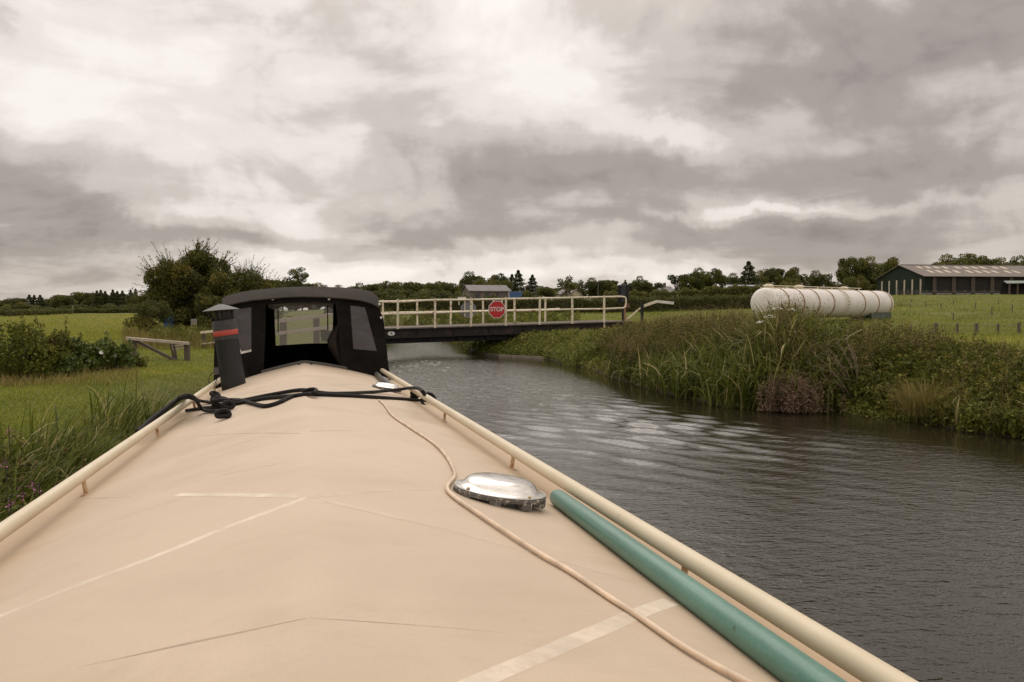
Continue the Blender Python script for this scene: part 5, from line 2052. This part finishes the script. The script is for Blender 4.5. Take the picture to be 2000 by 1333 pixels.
def bank_vegetation():
    # low bright herbs by the bridge
    G = Geo()
    b, px, o, r = bank_pts(1500, 928, 1150, -.1, 3.2, 101)
    h = veg_top(px) * r.uniform(.45, .95, len(b))
    herb_geo(G, b, h, .16 + .1 * r.uniform(0, 1, len(b)), 26, .085, np.clip(r.normal(.5, .18, len(b)), 0, 1))
    b, px, o, r = bank_pts(160, 1100, 1190, -.15, .8, 102)
    herb_geo(G, b, r.uniform(.15, .35, len(b)), np.full(len(b), .16), 24, .07, np.clip(r.normal(.65, .15, len(b)), 0, 1))
    b, px, o, r = bank_pts(330, 1640, 1790, -.25, .8, 103)
    herb_geo(G, b, r.uniform(.10, .28, len(b)), np.full(len(b), .15), 26, .06, np.clip(r.normal(.55, .18, len(b)), 0, 1))
    stuff('low_herbs', G, 'limeherb', 'low bright green herbs at the edge of the right bank')
    # general leafy undergrowth
    G = Geo()
    b, px, o, r = bank_pts(1900, 1150, 2100, -.05, 3.2, 111)
    h = veg_top(px) * np.clip(.45 + .22 * o, .4, .9) * r.uniform(.75, 1.05, len(b))
    herb_geo(G, b, h, r.uniform(.13, .26, len(b)), 44, .085, np.clip(r.normal(.42, .17, len(b)), 0, 1))
    b, px, o, r = bank_pts(900, 2100, 2900, -.05, 3.2, 113)
    herb_geo(G, b, .8 * np.clip(.5 + .2 * o, .4, .95) * r.uniform(.7, 1.1, len(b)), r.uniform(.12, .24, len(b)), 40, .085, np.clip(r.normal(.48, .17, len(b)), 0, 1))
    b, px, o, r = bank_pts(750, 1640, 2100, .3, 3.6, 112)
    h = veg_top(px) * np.clip(.5 + .16 * o, .4, .95) * r.uniform(.7, 1.1, len(b))
    herb_geo(G, b, h, r.uniform(.10, .2, len(b)), 52, .075, np.clip(r.normal(.58, .16, len(b)), 0, 1))
    stuff('undergrowth', G, 'herb', 'tangled green undergrowth covering the right bank')
    # seeding, brownish stands
    G = Geo()
    for n, p0, p1, o0, o1, s in ((420, 1130, 1300, .2, 3.0, 121), (260, 1290, 1480, .8, 3.2, 122), (130, 1480, 1600, .2, 2.6, 123), (120, 1640, 1760, 1.2, 3.2, 124), (90, 1180, 1240, -.05, .7, 125), (380, 1135, 1290, 2.6, 8.5, 126), (70, 1480, 1700, .1, 1.5, 127), (110, 1750, 2050, .6, 3.4, 128)):
        b, px, o, r = bank_pts(n, p0, p1, o0, o1, s)
        h = veg_top(px) * np.clip(.68 + .12 * o, .5, 1.02) * r.uniform(.8, 1.08, n)
        herb_geo(G, b, h, r.uniform(.09, .18, n), 46, .06, np.clip(r.normal(.5, .18, n), 0, 1), 1.0)
    stuff('seeding_herbs', G, 'seedherb', 'brownish tall herbs gone to seed along the right bank')
    # reeds: long arching leaves
    G = Geo()
    for n, p0, p1, o0, o1, s, hk, ln in ((420, 1240, 1640, -.15, .8, 131, .75, .25), (640, 1300, 1640, .3, 2.6, 132, .95, .18), (520, 1440, 1620, 1.0, 3.0, 133, 1.02, .2), (140, 1180, 1300, -.1, 1.0, 134, .6, .3), (90, 1840, 2060, -.05, .6, 135, .6, .4)):
        b, px, o, r = bank_pts(n, p0, p1, o0, o1, s)
        stem = r.integers(3, 6, n)
        k = np.repeat(np.arange(n), stem)
        m = len(k)
        a = r.uniform(0, 2 * np.pi, m)
        base = b[k] + np.stack([r.normal(0, .05, m), r.normal(0, .05, m), np.zeros(m)], 1)
        h = veg_top(px)[k] * hk * r.uniform(.55, 1.12, m)
        G.blades(base, h, r.uniform(.020, .052, m), a, np.abs(r.normal(ln * .5, .15, m)), np.abs(r.normal(1.45, .75, m)), np.clip(r.normal(.42, .2, m) + (r.uniform(0, 1, m) < .06) * .45, 0, 1), 6)
    stuff('reed_bed', G, 'reed', 'tall arching green reeds along the right bank')
    # grass: along the crest and dry tufts
    G = Geo()
    b, px, o, r = bank_pts(9000, 1120, 2200, 1.6, 6.5, 141)
    n = len(b)
    G.blades(b, r.uniform(.25, .62, n), r.uniform(.006, .011, n), r.uniform(0, 6.28, n), np.abs(r.normal(.15, .15, n)), np.abs(r.normal(.6, .4, n)), np.clip(r.normal(.40, .24, n), 0, 1), 3)
    stuff('crest_grass', G, 'grass', 'long green grass along the crest of the right bank')
    G = Geo()
    b, px, o, r = bank_pts(7000, 930, 1320, 2.2, 9.0, 142)
    n = len(b)
    G.blades(b, r.uniform(.25, .6, n), r.uniform(.009, .016, n), r.uniform(0, 6.28, n), np.abs(r.normal(.15, .15, n)), np.abs(r.normal(.6, .4, n)), np.clip(r.normal(.5, .24, n), 0, 1), 3)
    b, px, o, r = bank_pts(2600, 1760, 2150, -.12, 1.5, 143)
    n = len(b)
    G.blades(b, r.uniform(.25, .7, n), r.uniform(.006, .010, n), r.uniform(0, 6.28, n), np.abs(r.normal(.25, .2, n)), np.abs(r.normal(1.2, .6, n)), np.clip(r.normal(.55, .25, n), 0, 1), 4)
    stuff('rough_grass', G, 'dryg', 'rough long grass along the top of the right bank')


bank_vegetation()


def special_plants():
    r = np.random.default_rng(200)
    # dead shrub fanning to the left
    base = Vector((*on_z(1678, 772)[:2], 0))
    yy = on_z(1678, 803).y + .15
    dsh = at(1676, 772, yy)
    base = Vector((dsh.x, yy, dsh.z))
    t = thing('dead_shrub', 'bare pinkish brown dead shrub fanning out over the bank', 'shrub', loc=base)
    rr = random.Random(4)
    for i, (px, py) in enumerate(((1590, 690), (1605, 682), (1625, 690), (1640, 676), (1655, 668), (1668, 690), (1585, 712), (1600, 725), (1575, 735), (1615, 742), (1672, 700), (1634, 705))):
        tip = at(px, py, base.y + rr.uniform(-.4, .4)) - base
        mid = tip * .5 + Vector((rr.uniform(-.05, .05), 0, rr.uniform(-.02, .08)))
        b = MB()
        path = smooth_path([Vector((0, 0, -.25)), mid, tip], 4)
        b.tube(path, [.011 - .008 * k / (len(path) - 1) for k in range(len(path))], 5)
        for k in range(4, len(path)):
            for _ in range(4):
                d = (path[k] - path[k - 1]).normalized()
                e = path[k] + (d + Vector((rr.uniform(-.7, .7), rr.uniform(-.7, .7), rr.uniform(-.4, .6)))).normalized() * rr.uniform(.06, .20)
                b.tube([path[k], e], [.0035, .0015], 3, False)
        b.build('branch', M['twig'], t)
    # pink seeded clump at the water
    p = on_z(1548, 806)
    t = thing('seeding_shrub', 'rounded shrub with pinkish seed heads at the waterline', 'shrub', loc=(p.x, p.y + .02, 0))
    G = Geo()
    n = 90
    b = np.stack([r.normal(0, .26, n), r.normal(0, .16, n), np.full(n, .02)], 1)
    herb_geo(G, b, r.uniform(.3, .68, n), np.full(n, .11), 44, .045, np.clip(r.normal(.6, .2, n), 0, 1), 1.5, r)
    link('foliage', G.mesh('pink_foliage', M['pinkseed']), t)
    # pale dry tussock
    p = on_z(1832, 830)
    t = thing('grass_tussock', 'pale yellow dry grass tussock drooping to the water', 'grass tussock', loc=(p.x, p.y + .3, .12))
    G = Geo()
    n = 900
    b = np.stack([r.normal(0, .22, n), r.normal(0, .20, n), np.zeros(n)], 1)
    G.blades(b, r.uniform(.35, .85, n), r.uniform(.005, .009, n), np.arctan2(b[:, 1], b[:, 0]) + r.normal(0, .6, n), np.abs(r.normal(.2, .15, n)), np.abs(r.normal(1.3, .5, n)), np.clip(r.normal(.55, .2, n), 0, 1), 5)
    link('blades', G.mesh('tussock_blades', M['dryg']), t)
    # cow parsley heads
    spots = [(1503, 622, 16.2, 'white flower head above the reeds before the tank end'), (1489, 633, 16.0, 'larger paired white flower heads low left of the tank'), (1531, 641, 15.8, 'flat wide white flower head among the reeds under the tank'),
             (1548, 653, 15.6, 'small round white flower head below the wide one'), (1546, 609, 16.6, 'pale flower head touching the tank outline'), (1518, 606, 16.6, 'fading flower head against the left end of the tank')]
    for px, py, y, lab in spots:
        c = at(px, py, y)
        g = ground_z(c.x, c.y)
        t = thing('umbel_flower', lab, 'flower', loc=(c.x, c.y, g), group='white flower heads among the reeds')
        hh = c.z - g
        MB().tube([(0, 0, -.05), (.02, 0, hh * .6), (0, 0, hh)], .005, 5).build('stem', M['twig'], t)
        b = MB()
        for k in range(30):
            a, q = rr.uniform(0, 6.28), .10 * math.sqrt(rr.random())
            b.lathe([(.014, 0), (.012, .01), (.002, .014)], 5, Matrix.Translation((q * math.cos(a) * 1.2, q * math.sin(a), hh + .05 * (1 - (q / .1) ** 2) + rr.uniform(0, .015))))
        b.build('flower_head', M['petal'], t)


special_plants()


# ------------------------------------------------------------------ left bank
def left_edge(d):
    return -2.15 - .2617 * d


def left_bank_growth():
    r = np.random.default_rng(300)
    # short towpath grass, nearer ones denser
    G = Geo()
    n = 230000
    d = 6.5 * (44 / 6.5) ** r.uniform(0, 1, n)
    off = r.uniform(.02, 1, n) * (2.5 + d * .5)
    x = left_edge(d) - off + 1.6
    k = (np.abs(x / d) < .75) & (canal_dist(np.stack([x, d], 1))[0] > .03)
    x, d = x[k], d[k]
    z = height(x, d)
    n = len(x)
    patch = vnoise(x, d, .8, 9)
    G.blades(np.stack([x, d, z], 1), r.uniform(.02, .065, n) * (1 + .35 * patch), r.uniform(.005, .009, n) * (1 + d / 16), r.uniform(0, 6.28, n), np.abs(r.normal(.25, .2, n)), np.abs(r.normal(.5, .4, n)),
             np.clip(r.normal(.48, .17, n) + .13 * patch + .10 * vnoise(x, d, 2.6, 10), 0, 1), 2)
    stuff('towpath_grass', G, 'grass', 'short mown grass of the towpath')
    # taller dry grass before the hedge
    G = Geo()
    n = 3000
    t = r.uniform(0, 1, n) ** 1.6
    y = 14.5 + 3.5 * r.uniform(0, 1, n)
    px = 0 + 270 * t
    x = (px - 1000) / FPX * y
    z = height(x, y)
    G.blades(np.stack([x, y, z], 1), r.uniform(.10, .26, n), r.uniform(.006, .010, n), r.uniform(0, 6.28, n), np.abs(r.normal(.2, .2, n)), np.abs(r.normal(.9, .5, n)), np.clip(r.normal(.5, .22, n), 0, 1), 3)
    n = 5000
    y = r.uniform(26, 44, n)
    px = r.uniform(240, 430, n)
    x = (px - 1000) / FPX * y
    z = height(x, y)
    G.blades(np.stack([x, y, z], 1), r.uniform(.25, .7, n), r.uniform(.010, .018, n), r.uniform(0, 6.28, n), np.abs(r.normal(.2, .2, n)), np.abs(r.normal(.7, .5, n)), np.clip(r.normal(.35, .22, n), 0, 1), 3)
    stuff('rough_towpath_grass', G, 'dryg', 'longer dry grass beside the towpath hedge')
    # weeds by the landing
    G = Geo()
    n = 260
    y = r.uniform(29, 40, n)
    px = r.uniform(290, 430, n)
    b = np.stack([(px - 1000) / FPX * y, y, height((px - 1000) / FPX * y, y)], 1)
    herb_geo(G, b, r.uniform(.3, .75, n), r.uniform(.15, .3, n), 40, .10, np.clip(r.normal(.55, .2, n), 0, 1), 0, r)
    stuff('weeds', G, 'herb', 'weeds growing under the hawthorns')
    # reeds on the near left water's edge
    G = Geo()
    for n, d0, d1, h0, h1 in ((420, 4.6, 8.4, .5, .92), (50, 8.2, 11.0, .25, .45), (55, 10.4, 12.0, .5, .95)):
        d = r.uniform(d0, d1, n)
        off = r.uniform(-.35, .75, n)
        b = np.stack([left_edge(d) - off, d, np.maximum(height(left_edge(d) - off, d), -.1)], 1)
        k = np.repeat(np.arange(n), r.integers(3, 6, n))
        m = len(k)
        a = r.normal(.1, .9, m)
        G.blades(b[k] + np.stack([r.normal(0, .05, m), r.normal(0, .05, m), np.zeros(m)], 1), r.uniform(h0, h1, m), r.uniform(.016, .034, m), a, np.abs(r.normal(.25, .15, m)), np.abs(r.normal(1.2, .5, m)), np.clip(r.normal(.45, .2, m) + (r.uniform(0, 1, m) < .08) * .4, 0, 1), 6)
    stuff('near_reeds', G, 'reed', 'wind blown reeds at the near left bank beside the boat')
    G = Geo()
    n = 240
    d = r.uniform(3.4, 7.4, n)
    off = r.uniform(-.3, 1.0, n)
    b = np.stack([left_edge(d) - off, d, np.maximum(height(left_edge(d) - off, d), -.1)], 1)
    herb_geo(G, b, r.uniform(.25, .62, n), r.uniform(.08, .16, n), 46, .05, np.clip(r.normal(.42, .17, n), 0, 1), .3, r)
    stuff('near_herbs', G, 'seedherb', 'small leafy herbs between the near left reeds')
    # pink willowherb
    for i, (px, py, y, lab) in enumerate(((17, 842, 6.6, 'pink flowering stem at the top of the left reeds'), (10, 905, 5.4, 'pink flowered spike at the left picture edge below the reeds'), (66, 950, 5.2, 'bright pink flower beside the handrail under the reeds'),
                                          (76, 958, 5.1, 'second bright pink flower nearest the handrail'), (42, 965, 4.9, 'faint pink flower left of the bright pair'), (20, 985, 4.7, 'low pink flower stem near the bottom left herbs'))):
        c = at(px, py, y)
        g = max(ground_z(c.x, c.y), -.05)
        t = thing('willowherb', lab, 'flower', loc=(c.x, c.y, g), group='pink flowers on the near left bank')
        hh = c.z - g
        MB().tube([(0, 0, -.05), (.01, .01, hh * .5), (0, 0, hh + .05)], .004, 5).build('stem', M['bark'], t)
        G = Geo()
        m = 14
        q = np.stack([r.normal(0, .012, m), r.normal(0, .012, m), hh + r.normal(0, .016, m)], 1)
        G.leaves(q, r.uniform(.010, .018, m), r.uniform(0, 1, m), .8, .9)
        link('flowers', G.mesh('flowers', M['pink']), t)
        G = Geo()
        m = 60
        zz = r.uniform(.1, .95, m) * hh
        aa = r.uniform(0, 6.28, m)
        G.leaves(np.stack([.04 * np.cos(aa), .04 * np.sin(aa), zz], 1), r.uniform(.05, .09, m), np.clip(r.normal(.45, .15, m), 0, 1), .25, .6, np.stack([np.cos(aa), np.sin(aa), .4 + 0 * aa], 1) * 1.5)
        link('leaves', G.mesh('leaves', M['herb']), t)

    # hedge bushes on the left
    def bush(px, top, base, y, w, n, leaf, mat, label, flowers=0, seed=0, spikes=0):
        a, b = at(px, base, y), at(px, top, y)
        h = b.z - a.z
        a.z = ground_z(a.x, a.y)
        q = np.random.default_rng(seed)
        k = 26
        cc = np.stack([q.uniform(-.5, .5, k) * w, q.uniform(-.4, .4, k) * min(w, 1.6), q.uniform(.12, .78, k) * h], 1)
        cc[:, 2] *= 1 - .5 * (cc[:, 0] / (w * .5)) ** 4
        cs = q.uniform(.16, .30, k) * min(h, 1.6)
        j = q.integers(0, k, n)
        d = q.normal(0, 1, (n, 3))
        d /= np.linalg.norm(d, axis=1)[:, None]
        c = cc[j] + d * (cs[j] * q.uniform(.3, 1, n) ** .4)[:, None]
        c[:, 2] = np.maximum(c[:, 2], .02)
        G = Geo()
        tn = q.normal(0, .12, k)
        G.leaves(c, leaf * q.uniform(.5, 1.35, n), np.clip(.45 + tn[j] + q.normal(0, .16, n), 0, 1), .6, .9)
        if spikes:
            bb = np.stack([q.uniform(-.5, .5, spikes) * w, q.uniform(-.3, .3, spikes), q.uniform(.3, .7, spikes) * h], 1)
            herb_geo(G, bb, q.uniform(.35, .75, spikes) * h * .8, np.full(spikes, .09), 60, leaf * .8, np.clip(q.normal(.5, .15, spikes), 0, 1), 0, q)
        t = thing('bush', label, 'bush', loc=a)
        link('foliage', G.mesh('bush_foliage', M[mat]), t)
        st = MB()
        for i in range(9):
            e = cc[i]
            st.tube([(e[0] * .4, e[1] * .4, -.1), (e[0] * .8, e[1] * .8, e[2] * .5), tuple(e)], [.02, .014, .006], 5)
        st.build('stems', M['bark'], t)
        for i in range(flowers):
            e = cc[i % k]
            dd = Vector((q.normal(0, .5), -1, .55)).normalized() * cs[i % k] * 1.05
            f = MB().lathe([(.004, 0), (.02, .02), (.045, .045), (.047, .05), (.02, .03)], 10, Matrix.Translation(Vector(e) + dd) @ Vector((0, 0, 1)).rotation_difference(dd).to_matrix().to_4x4())
            f.build('white_flower', M['petal'], t, smooth=True)
    bush(28, 634, 742, 16.5, 1.9, 9000, .075, 'herb', 'tall dark hedge bush at the left picture edge', 0, 401, 16)
    bush(84, 650, 742, 17.0, 1.0, 5000, .075, 'seedherb', 'brownish spiky bush next to the left edge bush', 0, 402, 10)
    bush(160, 666, 738, 17.6, 1.05, 5500, .085, 'bramble', 'glossy bramble bush with white trumpet flowers', 5, 403, 3)
    bush(216, 668, 732, 18.2, .95, 5500, .085, 'bramble', 'bright green leafy bush left of the timber guard', 2, 404, 3)
    bush(120, 688, 740, 16.6, .7, 2500, .08, 'bramble', 'low dark bramble filling the hedge gap', 1, 405, 0)
    bush(262, 690, 722, 19.0, .5, 1300, .05, 'herb', 'small weedy clump at the foot of the timber guard', 0, 406, 4)
    p = at(46, 700, 16.6)
    t = thing('old_post', 'dark old wooden post half hidden in the left hedge', 'post', loc=(p.x, p.y, ground_z(p.x, p.y)))
    MB().bar((0, 0, -.1), (0, 0, .62), .10, .10, up=(0, 1, 0)).build('shaft', M['timber'], t)


left_bank_growth()


# grass standing in the pasture on both sides, thinning with distance
def pasture():
    r = np.random.default_rng(500)
    G = Geo()
    n = 140000
    d = 20 * (165 / 20) ** r.uniform(0, 1, n)
    px = r.uniform(930, 2500, n)
    x = (px - 1000) / FPX * d
    c = canal_dist(np.stack([x, d], 1))[0]
    k = c > 3.0
    x, d = x[k], d[k]
    n = len(x)
    patch = vnoise(x, d, .35, 12)
    G.blades(np.stack([x, d, height(x, d)], 1), r.uniform(.08, .22, n) * (1 + .4 * patch), .007 + d * .00045, r.uniform(0, 6.28, n), np.abs(r.normal(.3, .2, n)), np.abs(r.normal(.5, .4, n)), np.clip(r.normal(.42, .17, n) + .16 * patch, 0, 1), 2)
    n = 2600
    cx, cd = r.uniform(1240, 2050, 90), 26 * (120 / 26) ** r.uniform(0, 1, 90)
    j = r.integers(0, 90, n)
    d = cd[j] + r.normal(0, .35, n)
    x = (cx[j] - 1000) / FPX * cd[j] + r.normal(0, .8, n)
    k = canal_dist(np.stack([x, d], 1))[0] > 5
    x, d = x[k], d[k]
    n = len(x)
    G.blades(np.stack([x, d, height(x, d)], 1), r.uniform(.15, .42, n), .010 + d * .0005, r.uniform(0, 6.28, n), np.abs(r.normal(.3, .2, n)), np.abs(r.normal(.5, .4, n)), np.clip(r.normal(.06, .1, n), 0, 1), 2)
    stuff('pasture_grass', G, 'grass', 'grazed grass of the pasture on the right')
    G = Geo()
    n = 45000
    d = 34 * (150 / 34) ** r.uniform(0, 1, n)
    px = r.uniform(-60, 520, n)
    x = (px - 1000) / FPX * d
    c = canal_dist(np.stack([x, d], 1))[0]
    k = c > 2.0
    x, d = x[k], d[k]
    n = len(x)
    patch = vnoise(x, d, .25, 13)
    G.blades(np.stack([x, d, height(x, d)], 1), r.uniform(.10, .25, n), .008 + d * .00045, r.uniform(0, 6.28, n), np.abs(r.normal(.2, .2, n)), np.abs(r.normal(.4, .3, n)), np.clip(r.normal(.6, .15, n) + .1 * patch, 0, 1), 2)
    stuff('field_crop', G, 'grass', 'pale green crop of the far left field')
    # mixed growth beyond the bridge, seen through the railings
    G = Geo()
    n = 420
    y = r.uniform(40, 62, n)
    px = r.uniform(745, 1130, n)
    x = (px - 1000) / FPX * y
    c = canal_dist(np.stack([x, y], 1))[0]
    k = c > .4
    x, y = x[k], y[k]
    n = len(x)
    x2, y2 = r.uniform(-12, 3, 9000), r.uniform(32, 72, 9000)
    c = canal_dist(np.stack([x2, y2], 1))[0]
    k = (c > -.1) & (c < 1.6)
    x, y = np.concatenate([x, x2[k][:900]]), np.concatenate([y, y2[k][:900]])
    n = len(x)
    herb_geo(G, np.stack([x, y, height(x, y)], 1), r.uniform(.2, .7, n), r.uniform(.15, .35, n), 34, .12, np.clip(r.normal(.55, .22, n), 0, 1), .6, r)
    stuff('far_bank_growth', G, 'herb', 'mixed weeds on the far bank behind the railings')
    p = at(815, 633, 43)
    t = thing('shrub', 'round dark green shrub seen through the bridge railings', 'shrub', loc=(p.x, p.y, ground_z(p.x, p.y)))
    G = Geo()
    n = 2500
    dd = r.normal(0, 1, (n, 3))
    dd /= np.linalg.norm(dd, axis=1)[:, None]
    G.leaves(dd * (r.uniform(.4, 1, n) ** .4)[:, None] * np.array([.45, .45, .38]) + np.array([0, 0, .36]), .09 * r.uniform(.6, 1.3, n), np.clip(r.normal(.35, .15, n), 0, 1), .5, .8)
    link('foliage', G.mesh('shrub_foliage', M['bramble']), t)


pasture()
